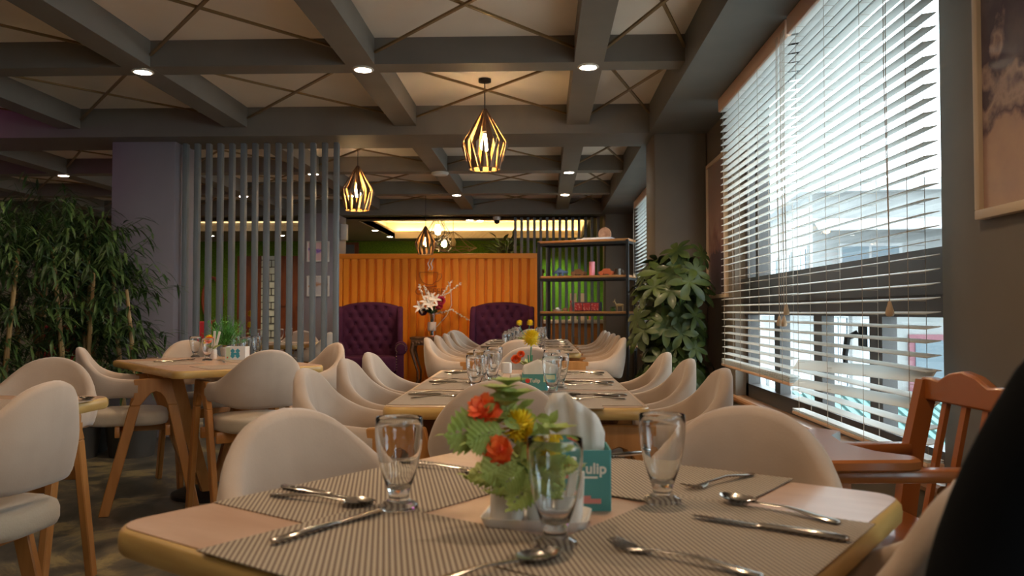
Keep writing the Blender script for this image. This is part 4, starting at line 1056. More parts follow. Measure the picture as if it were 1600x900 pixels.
# ================================================================ ARMCHAIRS, CONSOLE, VASE
def armchair(label, x, y, rz):
    t = thing('wingback_armchair', label, 'armchair', (x, y, 0), rz, 'plum armchairs before the orange wall')   # faces -y
    mb = MB()
    W = .36
    btn = [(-.27 + .135 * c + (.0675 if r % 2 else 0), .56 + .105 * r) for r in range(6) for c in range(5 - (r % 2))]
    def top(a): return 1.15 - .055 * abs(a) ** 2.4 - .01
    def fn(u, v):
        a = 2 * u - 1; x_ = a * W; zt = top(a); z = .42 + (zt - .42) * v
        yy = .20 + .10 * (z - .42) - .05 * (1 - a * a) * 0
        dd = 0
        for bx_, bz in btn:
            r2 = ((x_ - bx_) ** 2 + (z - bz) ** 2) / .0009
            if r2 < 9: dd += .022 * math.exp(-r2)
        puff = .012 * abs(math.sin((x_ + .27) / .0675 * PI / 2 + (z - .56) / .105 * PI / 2) * math.sin((x_ + .27) / .0675 * PI / 2 - (z - .56) / .105 * PI / 2)) ** .5
        return Vector((x_, yy - .05 + dd - puff, z))
    mb.grid(fn, 56, 50); 
    def fb(u, v):
        a = 2 * u - 1; zt = top(a); z = .22 + (zt - .22) * v; return Vector((a * W, .34 + .10 * (z - .42), z))
    mb.grid(fb, 12, 10)
    pts = []
    mb.tube([(W * (2 * k / 16 - 1), .245 + .10 * (top(2 * k / 16 - 1) - .42), top(2 * k / 16 - 1) - .02) for k in range(17)], .055, 10)
    mb.build('backrest', purple_m, t, smooth=60)
    m_ = MB()
    for bx_, bz in btn: m_.sphere((bx_, .20 + .10 * (bz - .42) - .036, bz), .011, 6)
    m_.build('button', purple_m, t)
    for s_ in (-1, 1):
        mb = MB()
        prof = [(.36, .30), (.36, 1.08), (.30, 1.12), (.20, 1.08), (.12, .98), (.06, .80), (.02, .62), (.02, .30)]
        mb.prism(prof, 'x', s_ * .36, s_ * .44); o = mb.build('wing', purple_m, t, smooth=0); b = o.modifiers.new('b', 'BEVEL'); b.width = .03; b.segments = 3; 
        for p in o.data.polygons: p.use_smooth = True
        mb = MB()
        mb.lathe([(0, 0), (.075, 0), (.085, .01), (.085, .50), (.07, .52), (0, .52)], (0, 0, 0), 20, M=Matrix.Translation((s_ * .41, -.30, .56)) @ Matrix.Rotation(-PI / 2, 4, 'X') @ Matrix.Translation((0, 0, 0)))
        mb.prism([(-.29, .10), (-.29, .56), (.30, .56), (.30, .10)], 'x', s_ * .35, s_ * .45)
        mb.build('armrest', purple_m, t, smooth=50)
        m_ = MB()
        for k in range(14): a = PI * (k / 13) * 1.3 - .3; m_.sphere((s_ * .41 + .066 * math.cos(a), -.305, .56 + .066 * math.sin(a)), .006, 5)
        for k in range(8): m_.sphere((s_ * .355, -.295, .53 - k * .035), .006, 5)
        m_.build('nailhead_trim', brass_m, t)
    mb = MB(); mb.box((0, -.06, .36), (.70, .56, .20), None, .04, 3); mb.box((0, 0, .18), (.78, .56, .18), None, .02); mb.build('seat_cushion', purple_m, t, smooth=50)
    for sx in (-1, 1):
        for sy in (-.24, .28):
            m_ = MB(); m_.tube([(sx * .35, sy, .11), (sx * .36, sy * 1.05, 0)], [.025, .016], 8); m_.build('leg', darkwood_m, t)
    return t
armchair('plum tufted wingback armchair at the left before the orange wall', -2.30, 10.95, math.radians(10))
armchair('plum tufted wingback armchair at the right before the orange wall', -.565, 11.2, 0)

CN = thing('console_table', 'dark carved console table against the orange wall', 'side table', (-1.50, 11.72, 0))
carve_m = mat('carved_walnut', (.09, .035, .015), .45, col2=(.18, .08, .03), scale=30)
mb = MB(); mb.bx(-.36, .36, -.19, .17, .655, .685, .008); mb.build('tabletop', carve_m, CN)
mb = MB(); mb.bx(-.34, .34, -.18, -.165, .57, .655)
for k in range(16): mb.sphere((-.32 + k * .0427, -.182, .60 + .012 * (k % 2)), .018, 6)
mb.bx(-.345, -.33, -.17, .15, .58, .655); mb.bx(.33, .345, -.17, .15, .58, .655); mb.build('carved_apron', carve_m, CN)
for sx in (-1, 1):
    for y in (-.16, .14):
        m_ = MB(); m_.tube([(sx * .32, y, .60), (sx * .34, y, .50), (sx * .30, y, .36), (sx * .25, y, .20), (sx * .25, y, .08), (sx * .29, y, .0)], [.03, .028, .018, .014, .014, .02], 8); m_.build('leg', carve_m, CN)
VS = thing('vase', 'clear vase wrapped in rope holding lilies and white branches on the console table', 'vase', (-1.56, 11.62, .685))
MB().lathe([(0, 0), (.05, 0), (.055, .01), (.055, .33), (.052, .33), (.051, .012), (0, .012)], n=20, cap0=False, cap1=False).build('glass_vase', glass_m, VS)
MB().lathe([(.056, .09), (.061, .10), (.061, .20), (.056, .21)], n=20, cap0=False, cap1=False).build('rope_wrap', mat('rope', (.62, .45, .36), .9, bump=.6, bscale=90), VS)
mb = MB()
br = [((-.03, 0, .33), (-.15, 0, .62), (-.19, 0, .74)), ((0, 0, .33), (-.06, 0, .56), (-.11, -.02, .73)), ((.02, 0, .33), (.16, 0, .62), (.29, 0, .80)), ((.03, 0, .33), (.20, -.03, .60), (.42, -.03, .76)), ((.04, 0, .33), (.28, -.04, .38), (.60, -.06, .20))]
for b in br: mb.tube([(0, 0, .05), *b], .004, 5)
mb.tube([(.02, .03, .1), (.2, .05, .3), (.27, .05, .45), (.26, .05, .65), (.22, .05, .78)], .005, 5)
mb.build('branches', mat('pale_twig', (.62, .50, .38), .8), VS)
mb = MB(); random.seed(3)
for b in br:
    for k in range(34):
        t_ = k / 34; i = 0 if t_ < .5 else 1; f = t_ * 2 - i; p = Vector(b[i]).lerp(Vector(b[i + 1]), f)
        mb.sphere(p + Vector((random.uniform(-.015, .015), random.uniform(-.015, .015), random.uniform(-.012, .012))), .010, 5)
mb.build('white_blossoms', mat('blossom', (.80, .66, .52), .8), VS)
lily = mat('lily_petal', (.88, .70, .55), .6, col2=(.9, .78, .66), scale=15)
for c, sd in (((-.07, -.06, .50), 1), ((.05, -.07, .53), 2), ((-.01, -.08, .46), 3), ((-.16, -.04, .42), 4), ((-.02, -.03, .56), 5)):
    mb = MB()
    for k in range(6): a = k * PI / 3 + sd; mb.leaf(c, (math.cos(a), -.7, math.sin(a) * .9), (0, -1, .2), .10, .035, .35, 4)
    mb.build('lily', lily, VS, smooth=0, recalc=False)
mb = MB(); rose(mb, (.13, -.06, .51), .06, (0, -1, .3), 8); rose(mb, (.11, -.06, .43), .045, (0, -1, .2), 9); mb.build('red_flower', mat('crimson_petal', (.45, .02, .05), .6), VS, smooth=60, recalc=False)
mb = MB(); rose(mb, (-.12, -.05, .36), .055, (0, -1, .1), 10); mb.build('dark_flower', mat('dark_petal', (.08, .01, .02), .6), VS, smooth=60, recalc=False)
mb = MB()
for k in range(26): a = k * 2.4; mb.leaf((0, 0, .32), (math.cos(a), .6 * math.sin(a), .35 + .03 * k), (0, 0, 1), .20, .05, .5, 4)
for k in range(8): mb.tube([(.02 * math.cos(k), .02 * math.sin(k), .03), (.03 * math.cos(k + 2), .03 * math.sin(k + 2), .34)], .004, 4)
mb.build('leaves', mat('vase_leaf', (.02, .09, .02), .5), VS, smooth=0, recalc=False)

# ================================================================ PLANTS
def bamboo(label, x, y, h, seed, n=3, spread=.25, dens=1.0):
    random.seed(seed)
    t = thing('bamboo_plant', label, 'plant', (x, y, 0), 0, 'artificial bamboo plants on the left')
    MB().lathe([(0, 0), (.15, 0), (.19, .30), (.20, .32), (.17, .32), (.16, .28), (0, .28)], n=20).build('pot', pot_m, t)
    cn = MB(); lf = MB()
    for k in range(n):
        a = 2 * PI * k / n + random.uniform(-.4, .4); bx_, by_ = .06 * math.cos(a), .06 * math.sin(a)
        tx, ty = bx_ + random.uniform(-.12, .12), by_ + random.uniform(-.1, .1); hh = h * random.uniform(.72, .86)
        N = 12; pts = [(lerp(bx_, tx, i / N), lerp(by_, ty, i / N), .25 + (hh - .25) * i / N) for i in range(N + 1)]
        cn.tube(pts, [.021 - .010 * i / N + (.002 if i % 2 else 0) for i in range(N + 1)], 8)
        for i in range(int(44 * dens)):
            f = random.uniform(.16, 1.0) ** .8; c = Vector(pts[min(N, int(f * N))])
            a = random.uniform(0, 2 * PI); L = random.uniform(.12, spread + .16) * (1.15 - .4 * f); e = random.uniform(.0, .7)
            
            if i % 3 == 0: c = Vector(pts[N]) - Vector((0, 0, random.uniform(0, .12))); e = random.uniform(.3, 1.35); L *= 1.25
            d = Vector((math.cos(a) * math.cos(e), math.sin(a) * math.cos(e), math.sin(e)))
            tip = c + d * L; lf.tube([c, c + d * L * .6, tip - Vector((0, 0, .02))], .0022, 3, False)
            for q in range(8):
                b = c.lerp(tip, .45 + .08 * q); a2 = a + random.uniform(-1.3, 1.3)
                lf.leaf(b, (math.cos(a2), math.sin(a2), random.uniform(-.9, .35)), (0, 0, 1), random.uniform(.10, .17), random.uniform(.015, .025), .35, 3)
    cn.build('cane', cane_m, t); lf.build('foliage', leafd_m, t, smooth=0, recalc=False)
bamboo('tall bamboo plant at the far left edge beside the left table', -3.75, 5.55, 1.95, 1)
bamboo('tall bamboo plant, second from the left edge', -3.35, 5.85, 1.80, 2)
bamboo('bamboo plant with exposed canes in the middle of the thicket', -3.42, 6.12, 1.95, 3, n=4)
bamboo('low bamboo plant with thick pale canes in front of the grey pillar', -2.98, 5.95, 1.62, 4, n=2, spread=.2)
bamboo('bamboo plant at the back of the thicket by the dark lounge', -4.1, 6.5, 2.1, 5, n=4)
bamboo('bamboo plant at the picture edge behind the chair', -4.35, 5.95, 1.75, 6)

def schefflera(label, x, y):
    random.seed(21)
    t = thing('umbrella_plant', label, 'plant', (x, y, 0))
    MB().lathe([(0, 0), (.13, 0), (.17, .28), (.18, .30), (.15, .30), (.14, .26), (0, .26)], n=20).build('pot', pot_m, t)
    st = MB(); lf = MB()
    tops = []
    for k in range(5):
        a = 2 * PI * k / 5; tx, ty = .11 * math.cos(a), .13 * math.sin(a); hh = (1.45, 1.30, 1.38, 1.15, 1.25)[k]
        pts = [(lerp(.03 * math.cos(a), tx, i / 6), lerp(.03 * math.sin(a), ty, i / 6), .24 + (hh - .24) * i / 6) for i in range(7)]
        st.tube(pts, [.012 - .001 * i for i in range(7)], 6)
        for i in range(27):
            f = .05 + .95 * (i + .5) / 27; c = Vector(pts[0]).lerp(Vector(pts[6]), f)
            aa = i * 2.4 + k; e = random.uniform(.0, .8); L = random.uniform(.10, .22)
            d = Vector((math.cos(aa) * math.cos(e), math.sin(aa) * math.cos(e), math.sin(e))); p = c + d * L
            st.tube([c, p], .0035, 4, False)
            ax = (d + Vector((0, -.5, .35))).normalized(); u = ax.cross(Vector((0, 0, 1))).normalized(); v = ax.cross(u)
            nl = random.choice((6, 7, 7, 8)); S = random.uniform(.10, .16)
            for q in range(nl):
                b = 2 * PI * q / nl; dd = u * math.cos(b) + v * math.sin(b) + ax * .12
                lf.leaf(p, dd, ax, S * random.uniform(.85, 1.1), S * .40, .25, 6, 1.55)
    st.build('stem', stem_m, t); lf.build('foliage', leafg_m, t, smooth=60, recalc=False)
schefflera('umbrella plant with broad whorled leaves in front of the dark pillar', .94, 6.05)

# ================================================================ LAMPS
shade_out = mat('shade_dark_bronze', (.13, .075, .045), .4, metal=.5)
shade_in = mat('shade_gold_inside', (.50, .28, .10), .45, metal=.1)
bulb_m = mat('glowing_bulb', (1, .8, .5), .3, emit=(1.0, .66, .30), estr=40)
disc_m = mat('downlight_glow', (1, .9, .75), .3, emit=(1.0, .84, .62), estr=90)
def pendant(label, x, y, ztop, zshade_bot, lit=PEND_W, s=1.0):
    t = thing('pendant_lamp', label, 'pendant lamp', (x, y, ztop), 0, 'faceted metal pendant lamps')
    H_ = .43 * s; zb = zshade_bot - ztop
    MB().lathe([(0, 0), (.045, 0), (.045, -.022), (.02, -.028), (0, -.028)], n=20).build('canopy', black_m, t)
    MB().tube([(0, 0, -.02), (0, 0, zb + H_)], .004, 6).build('cord', black_m, t)
    MB().lathe([(0, zb + H_ + .0), (.018, zb + H_ - .005), (.02, zb + H_ * .62), (0, zb + H_ * .62)], n=12).build('socket', black_m, t)
    n = 10; sh = MB()
    def P(r, z, a): return Vector((r * s * math.cos(a), r * s * math.sin(a), zb + z * s))
    for k in range(n):
        a = 2 * PI * k / n; h = PI / n
        for f in ([P(.012, .43, a - h * .95), P(.155, .195, a - h * .48), P(.166, .165, a), P(.014, .43, a)], [P(.014, .43, a), P(.166, .165, a), P(.155, .195, a + h * .48), P(.012, .43, a + h * .95)],
                  [P(.155, .195, a - h * .48), P(.128, .05, a), P(.166, .165, a)], [P(.166, .165, a), P(.128, .05, a), P(.155, .195, a + h * .48)],
                  [P(.108, .0, a + h * .28), P(.112, .0, a + h), P(.163, .215, a + h * 1.05)], [P(.112, .0, a + h), P(.108, .0, a + h * 1.72), P(.163, .215, a + h * 1.05)]):
            vs = [sh.bm.verts.new(p) for p in f]; sh.bm.faces.new(vs)
    o = sh.build('shade', [shade_out, shade_in], t, smooth=0, recalc=True)
    # recessed inner skin: thickness with the gold lining inside
    for p in o.data.polygons:
        if p.normal.dot(Vector((p.center.x, p.center.y, 0))) < 0: p.flip()
    m_ = o.modifiers.new('thickness', 'SOLIDIFY'); m_.thickness = .0025; m_.offset = -1; m_.material_offset = 1; m_.material_offset_rim = 0
    MB().tube([(.112 * s * math.cos(a), .112 * s * math.sin(a), zb) for a in [2 * PI * k / 24 for k in range(25)]], .003, 6).build('rim_ring', brass_m, t)
    bz = zb + H_ * .42
    MB().lathe([(0, bz - .055), (.018, bz - .05), (.030, bz - .03), (.032, bz - .01), (.024, bz + .02), (.014, bz + .045), (.012, bz + .07), (0, bz + .07)], n=16).build('bulb', bulb_m if lit else mat('bulb_amber', (.9, .5, .2), .2, emit=(1, .6, .25), estr=12), t)
    if lit: lamp('pendant_light', 'POINT', (0, 0, bz - .01), lit, (1, .62, .28), .035, t)
    return t
pendant('faceted bronze pendant lamp hanging nearest the camera', -.413, 5.84, ZC, 2.045)
pendant('faceted bronze pendant lamp beyond the main beam on the left', -1.787, 7.92, ZC, 2.015)
pendant('dark faceted pendant lamp in front of the orange wall', -1.63, 11.45, ZC, 1.83, lit=0, s=.92)

def downlight(x, y, z, label, on=True, w=None):
    t = thing('downlight', label, 'ceiling light', (x, y, z), 0, 'round downlights set in the beams')
    MB().lathe([(.050, -.001), (.062, -.001), (.066, -.006), (.060, -.011), (.050, -.010)], n=24, cap0=False, cap1=False).build('trim_ring', whitep_m, t)
    MB().lathe([(0, -.004), (.050, -.004), (.050, -.009), (0, -.012)], n=24).build('lens', disc_m if on else white_m, t)
    if on: lamp('downlight_beam', 'SPOT', (0, 0, -.03), w or SPOT_W, (1.0, .70, .42), .04, t, (0, 0, 0), spot_size=math.radians(150), spot_blend=.7)
    return t
bxc = {0: .2735}
for k in range(5): bxc[k + 1] = -1.10 - 1.371 * k
cname = {0: 'right beam', 1: 'beam left of centre', 2: 'second beam left of centre', 3: 'third beam left of centre', 4: 'fourth beam left of centre', 5: 'fifth beam left of centre'}
for yi, (yc, rn) in enumerate(((1.70, 'above the front table'), (5.01, 'before the main beam'), (8.82, 'just past the main beam'), (10.50, 'nearer the far beam'))):
    for k in range(5 if yi else 3):
        if yi == 2 and k == 1: continue
        dim = 8 if (yi >= 2 and k == 0) else (10 if k == 2 else (5 if k > 2 else None))
        o = downlight(bxc[k], yc, ZB, 'round downlight on the %s %s' % (cname[k], rn), True, dim if yi else 20)
downlight(.2735, -1.2, ZB, 'round downlight on the right beam behind the camera', True, 16)
downlight(-2.47, -1.2, ZB, 'round downlight on the second beam left of centre behind the camera', True, 12)
o = MB().lathe([(0, 0), (.09, 0), (.095, -.01), (.08, -.03), (0, -.036)], n=28).build('smoke_detector', whitep_m); o.location = (-1.10, 8.80, ZB); tag(o, 'flat white disc on the ceiling beam crossing right of the second pendant', 'smoke detector')
# lights and camera beneath the far beam
for k, (px, py) in enumerate(((734, 344), (749, 346))):
    x, z = aty(px, py, 12.75); downlight(x, 12.75 + .1 * k, ZS, ('left round downlight of the pair above the orange wall', 'right round downlight of the pair above the orange wall')[k], True, 8)
for k, (px, Y) in enumerate(((586, 14.3), (609, 15.5), (848, 13.4), (385, 13.6), (330, 15.2), (440, 15.2))):
    x, z = aty(px, 360, Y); zz = ZS + .318 if (TX0 < x < TX1 and TY0 < Y < TY1) or (UX0 < x < UX1 and UY0 < Y < UY1) else ZS
    downlight(x, Y, zz, ('small downlight in the far room ceiling left of the tray', 'small downlight at the far left of the far room ceiling', 'downlight in the tray ceiling seen through the right screen', 'downlight seen through the left slatted screen', 'added downlight brightening the green wall behind the left screen', 'added downlight brightening the wooden doors')[k], True, 18)  # last two are added, to brighten the area behind the left screen
CC = thing('security_camera', 'white dome security camera under the far beam', 'camera', (-.69, 12.35, ZS))
MB().lathe([(0, 0), (.06, 0), (.062, -.02), (.055, -.05), (.03, -.06), (0, -.06)], n=20).build('housing', whitep_m, CC)
MB().sphere((0, -.01, -.07), .042, 16).build('lens_ball', black_m, CC)
sp = MB().box((0, 0, 0), (.09, .12, .24), None, .012).build('wall_speaker', whitep_m); sp.location = (-2.935, 12.15, 2.21); tag(sp, 'white wall speaker on the grey pillar above the orange wall', 'speaker')

def cage(label, x, y, z, r, h, lit, kind):
    t = thing('cage_pendant', label, 'pendant lamp', (x, y, ZS + .31), 0)
    zz = z - ZS - .31
    MB().tube([(0, 0, 0), (0, 0, zz + h)], .005, 6).build('cord', black_m, t)
    MB().lathe([(0, 0), (.06, 0), (.06, -.02), (0, -.02)], n=16).build('canopy', black_m, t)
    mb = MB(); n = 8
    for k in range(n):
        a, b = 2 * PI * k / n, 2 * PI * (k + 1) / n
        T = lambda rr, z_, q: (rr * math.cos(q), rr * math.sin(q), zz + z_)
        if kind == 'wide': segs = [(T(.03, h, a), T(r, .06, a)), (T(r, .06, a), T(r, .06, b)), (T(r, .06, a), T(r * .7, 0, (a + b) / 2)), (T(r * .7, 0, (a + b) / 2), T(r, .06, b)), (T(.03, h, a), T(.03, h, b))]
        else: segs = [(T(.03, h, a), T(r, h * .35, a)), (T(r, h * .35, a), T(.08, 0, a)), (T(r, h * .35, a), T(r, h * .35, b)), (T(.08, 0, a), T(.08, 0, b))]
        for p, q in segs: mb.tube([p, q], .006, 4)
    mb.build('wire_cage', brass_m if kind == 'wide' else black_m, t)
    MB().lathe([(0, zz + h * .7), (.03, zz + h * .68), (.055, zz + h * .45), (.04, zz + h * .3), (0, zz + h * .25)], n=14).build('bulb', bulb_m if lit else mat('bulb_off', (.4, .3, .15), .2), t)
    if lit: lamp('cage_light', 'POINT', (0, 0, zz + h * .4), 10, (1, .7, .35), .04, t)
x, z = aty(684, 377, 13.6); cage('diamond wire pendant with a lit bulb in the far room', x, 13.6, z, .20, .40, True, 'tall')
x, z = aty(708, 393, 14.6); cage('wide wire pendant lamp in the far room', x, 14.6, z, .42, .34, False, 'wide')
x, z = aty(694, 393, 15.2); cage('small wire pendant behind the lit one in the far room', x, 15.2, z, .16, .30, True, 'tall')

# ================================================================ PICTURES
def art_mat(name, stops, scale, seed):
    m = bpy.data.materials.new(name); m.use_nodes = True
    N, L = m.node_tree.nodes, m.node_tree.links; b = N['Principled BSDF']; b.inputs['Roughness'].default_value = .25
    tc = N.new('ShaderNodeTexCoord'); mp = N.new('ShaderNodeMapping'); mp.inputs['Location'].default_value = (seed, seed, 0); L.new(tc.outputs['Object'], mp.inputs[0])
    nz = N.new('ShaderNodeTexNoise'); nz.inputs['Scale'].default_value = scale; nz.inputs['Detail'].default_value = 5; L.new(mp.outputs[0], nz.inputs['Vector'])
    sx = N.new('ShaderNodeSeparateXYZ'); L.new(tc.outputs['Generated'], sx.inputs[0])
    ad = N.new('ShaderNodeMath'); ad.operation = 'MULTIPLY_ADD'; ad.inputs[1].default_value = .8; L.new(nz.outputs['Fac'], ad.inputs[0]); L.new(sx.outputs['Z'], ad.inputs[2])
    sb = N.new('ShaderNodeMath'); sb.operation = 'SUBTRACT'; sb.inputs[1].default_value = .40; L.new(ad.outputs[0], sb.inputs[0])
    cr = N.new('ShaderNodeValToRGB')
    for i, (p, c) in enumerate(stops):
        e = cr.color_ramp.elements[i] if i < 2 else cr.color_ramp.elements.new(p)
        e.position = p; e.color = (*c, 1)
    L.new(sb.outputs[0], cr.inputs[0]); L.new(cr.outputs[0], b.inputs['Base Color']); return m
def picture(name, label, loc, w, h, art, normal, group=None, fw=.028, fm=None):
    rz = {'-x': -PI / 2, '-y': 0}[normal]
    t = thing(name, label, 'picture', loc, rz, group)
    mb = MB(); mb.bx(-w/2, w/2, -.028, 0, -h/2, -h/2 + fw, .003); mb.bx(-w/2, w/2, -.028, 0, h/2 - fw, h/2, .003); mb.bx(-w/2, -w/2 + fw, -.028, 0, -h/2 + fw, h/2 - fw, .003); mb.bx(w/2 - fw, w/2, -.028, 0, -h/2 + fw, h/2 - fw, .003)
    mb.build('frame', fm or whitep_m, t); MB().bx(-w/2 + fw, w/2 - fw, -.014, 0, -h/2 + fw, h/2 - fw).build('artwork', art, t, smooth=0); return t
cream_f = mat('cream_frame', (.66, .50, .34), .45)
artN = art_mat('abstract_dusk_art', [(0, (.42, .26, .20)), (.20, (.36, .22, .19)), (.27, (.10, .06, .08)), (.35, (.40, .27, .24)), (.42, (.08, .055, .08)), (.62, (.13, .095, .11)), (.75, (.07, .05, .05))], 7, 3)
pn = picture('framed_picture', 'large framed abstract painting in a cream frame on the near right wall', (XW, 2.13, 1.86), .74, 1.10, artN, '-x', fm=cream_f)
artF = art_mat('abstract_rose_art', [(0, (.07, .05, .08)), (.25, (.09, .05, .08)), (.38, (.30, .15, .13)), (.55, (.42, .25, .20)), (1, (.38, .27, .22))], 5, 8)
picture('framed_picture', 'tall narrow framed painting on the window wall beyond the big blind', (XW, 6.22, 1.66), .66, 1.04, artF, '-x', fm=cream_f)
for k, (py, c1, c2) in enumerate(((393, (.70, .45, .45), (.20, .10, .45)), (447, (.55, .50, .50), (.45, .20, .08)))):
    x, z = aty(497, py, 11.98)
    picture('small_framed_picture', ('small pink framed picture on the far grey pillar, upper of two', 'small white framed picture on the far grey pillar, lower of two')[k], (x, 11.995, z), .33, .30, art_mat('small_art_%d' % k, [(0, c1), (.45, c1), (.55, c2), (.65, c1), (1, c1)], 6, k * 5), '-y', 'small pictures on the pillar', .02)

# ================================================================ FAR ROOM DECOR
door_m = mat('far_door_wood', (.13, .035, .014), .45, col2=(.19, .055, .02), scale=4, stretch=(4, 4, .6))
for k, (a, b) in enumerate(((-6.10, -5.62), (-5.30, -4.72))):
    o = MB().bx(a, b, 16.36, 16.42, 0, 2.15).build('door_%d' % (k + 1), door_m, smooth=0); struct(o)
    MB().bx(b - .12, b - .08, 16.30, 16.36, .9, 1.15).build('door_handle', steel_m, o, smooth=0)
    pn_ = MB()
    for z in (.25, 1.15): pn_.bx(a + .09, b - .14, 16.34, 16.36, z, z + .8)
    pn_.build('door_panel', door_m, o, smooth=0)
bp = struct(MB().bx(-5.62, -5.30, 16.38, 16.42, 0, 2.15).build('window_4', mat('frosted_white', (.62, .70, .66), .4), smooth=0)); bars = MB()
for r in range(15):
    z = .1 + r * .14; bars.bx(-5.62, -5.30, 16.365, 16.38, z, z + .014)
    bars.bx(-5.52 + .1 * (r % 2), -5.508 + .1 * (r % 2), 16.365, 16.38, z, z + .14)
bars.build('glazing_bars', black_m, bp, smooth=0)
bw = struct(MB().bx(-7.35, -7.05, 16.1, 16.3, 0, ZS).build('wall_brick_strip', mat('pale_brick', (.22, .20, .19), .8), smooth=0)); bars = MB()
for r in range(18):
    z = .1 + r * .13; bars.bx(-7.35, -7.05, 16.09, 16.1, z, z + .012); bars.bx(-7.25 + .1 * (r % 2), -7.238 + .1 * (r % 2), 16.09, 16.1, z, z + .13)
bars.build('brick_joints', black_m, bw, smooth=0)
o = MB().tube([(.20 * math.cos(a), 0, .42 * math.sin(a) * (1 if abs(math.cos(a)) > .3 else 1.05)) for a in [2 * PI * k / 28 for k in range(29)]], .03, 8).build('oval_emblem', mat('rust_emblem', (.30, .07, .03), .6)); o.location = (-6.62, 16.42, 1.28); tag(o, 'rust brown oval outline emblem on the green wall behind the left screen', 'emblem')
x0, _ = aty(531, 384, 16.4); x1, _ = aty(560, 384, 16.4)
o = struct(MB().bx(x0, x1, 16.40, 16.46, 1.9, 2.42).build('window_5', door_m, smooth=0)); MB().bx(x0 + .03, x1 - .08, 16.37, 16.40, 1.95, 2.37).build('pane', ext_glass, o, smooth=0)
lm_ = lamp('added_green_fill', 'SPOT', (.25, 15.6, 2.40), 65, (.8, 1, .55), .05, None, (math.radians(25), 0, 0), spot_size=math.radians(100), spot_blend=.8)  # added green-tinted lamp without a fixture, brightens the grass wall
def leafy(label, x, y, z, r, n, seed, hh=.14):
    random.seed(seed); o = thing('potted_plant', label, 'plant', (x, y, z))
    MB().lathe([(0, 0), (.07, 0), (.09, hh), (.075, hh), (0, hh * .9)], n=14).build('pot', pot_m, o); m_ = MB()
    for k in range(n):
        a = random.uniform(0, 6.28); e = random.uniform(.1, 1.3); L = r * random.uniform(.5, 1); d = Vector((math.cos(a) * math.cos(e), math.sin(a) * math.cos(e), math.sin(e))); b = Vector((0, 0, hh))
        m_.tube([b, b + d * L], .004, 3, False); m_.leaf(b + d * L * .6, d + Vector((random.uniform(-.5, .5), 0, -.2)), (0, 0, 1), r * .38, r * .16, .3, 3); m_.leaf(b + d * L, d + Vector((random.uniform(-.5, .5), 0, -.3)), (0, 0, 1), r * .38, r * .16, .3, 3)
    m_.build('foliage', leafg_m, o, smooth=0, recalc=False)
sh2 = thing('partition_ledge', 'dark planter ledge behind the orange wall', 'ledge', (-2.9, 13.0, 0)); MB().bx(0, 2.9, 0, .3, 0, 1.66, .01).build('body', oak_m, sh2); MB().bx(-.02, 2.92, -.02, .32, 1.66, 1.70, .006).build('top', darkwood_m, sh2)
x, z = aty(790, 385, 13.15); leafy('leafy plant showing over the right end of the orange wall', min(x, -.15), 13.15, 1.70, .42, 60, 31)
x, z = aty(618, 392, 13.15); leafy('small plant tip over the left part of the orange wall', x, 13.15, 1.70, .18, 14, 32, .08)

# ================================================================ HIGH CHAIR
hc_m = mat('high_chair_wood', (.36, .105, .022), .3, col2=(.42, .13, .032), scale=4, stretch=(1, 1, .5), coat=.5)
HC = thing('high_chair', 'orange brown wooden high chair with a spindle back and tray beside the window', 'high chair', (.825, 2.13, 0), math.radians(94))  # local +y points to its front (-x)
# local: x across, y forward
wh, zs = .19, .50
mb = MB()
for sx in (-1, 1):
    m_ = MB(); m_.rings([[Vector((sx * wh + a, -.17 + b - dy, z)) for a, b in ((-.019, -.024), (.019, -.024), (.019, .024), (-.019, .024))] for z, dy in ((0, .05), (.45, 0), (.66, .03), (.855, .075))]); m_.build('back_post', hc_m, HC, smooth=0)
    m_ = MB(); m_.rings([[Vector((sx * (wh + .0) + a, .17 + b + dy, z)) for a, b in ((-.019, -.022), (.019, -.022), (.019, .022), (-.019, .022))] for z, dy in ((0, .04), (.45, 0), (.655, 0))]); m_.build('front_post', hc_m, HC, smooth=0)
    m_ = MB(); m_.bx(sx * wh - .024, sx * wh + .024, -.19, .20, .652, .682, .008); m_.build('armrest', hc_m, HC)
    m_ = MB(); m_.bx(sx * wh - .012, sx * wh + .012, -.15, .15, .22, .27, .003); m_.build('side_rail', hc_m, HC); m_ = MB(); m_.bx(sx * wh - .012, sx * wh + .012, -.15, .15, .44, .49, .003); m_.build('side_rail', hc_m, HC)
crest = [(-.205, .80), (-.205, .850), (-.19, .862), (-.15, .862), (-.11, .858), (-.06, .880), (0, .890), (.06, .880), (.11, .858), (.15, .862), (.19, .862), (.205, .850), (.205, .80)]
m_ = MB(); m_.prism(crest, 'y', -.258, -.228); o = m_.build('crest_rail', hc_m, HC, smooth=40); b = o.modifiers.new('b', 'BEVEL'); b.width = .006; b.segments = 2
for x in (-.09, 0, .09):
    m_ = MB(); m_.bar((x, -.180, .50), (x, -.243, .81), .022, .012, (0, 1, 0)); m_.build('back_spindle', hc_m, HC, smooth=0)
MB().bx(-.19, .19, -.17, .18, .475, .50, .008).build('seat', hc_m, HC)
m_ = MB(); m_.bx(-.19, .19, .155, .18, .20, .24, .003); m_.build('foot_rail', hc_m, HC)
m_ = MB()
tp = [(-.25, .03), (-.235, .0), (-.20, -.005), (-.13, .05), (0, .075), (.13, .05), (.20, -.005), (.235, .0), (.25, .03), (.25, .23), (.21, .285), (-.21, .285), (-.25, .23)]
m_.rings([[Vector((x * f, .14 + (y - .14) * f, z)) for x, y in tp] for f, z in ((.97, .684), (1, .690), (1, .706), (.975, .712))]); m_.build('tray', hc_m, HC, smooth=40)
MB().bx(-.10, .10, .16, .22, .655, .683, .004).build('tray_clip', black_m, HC)

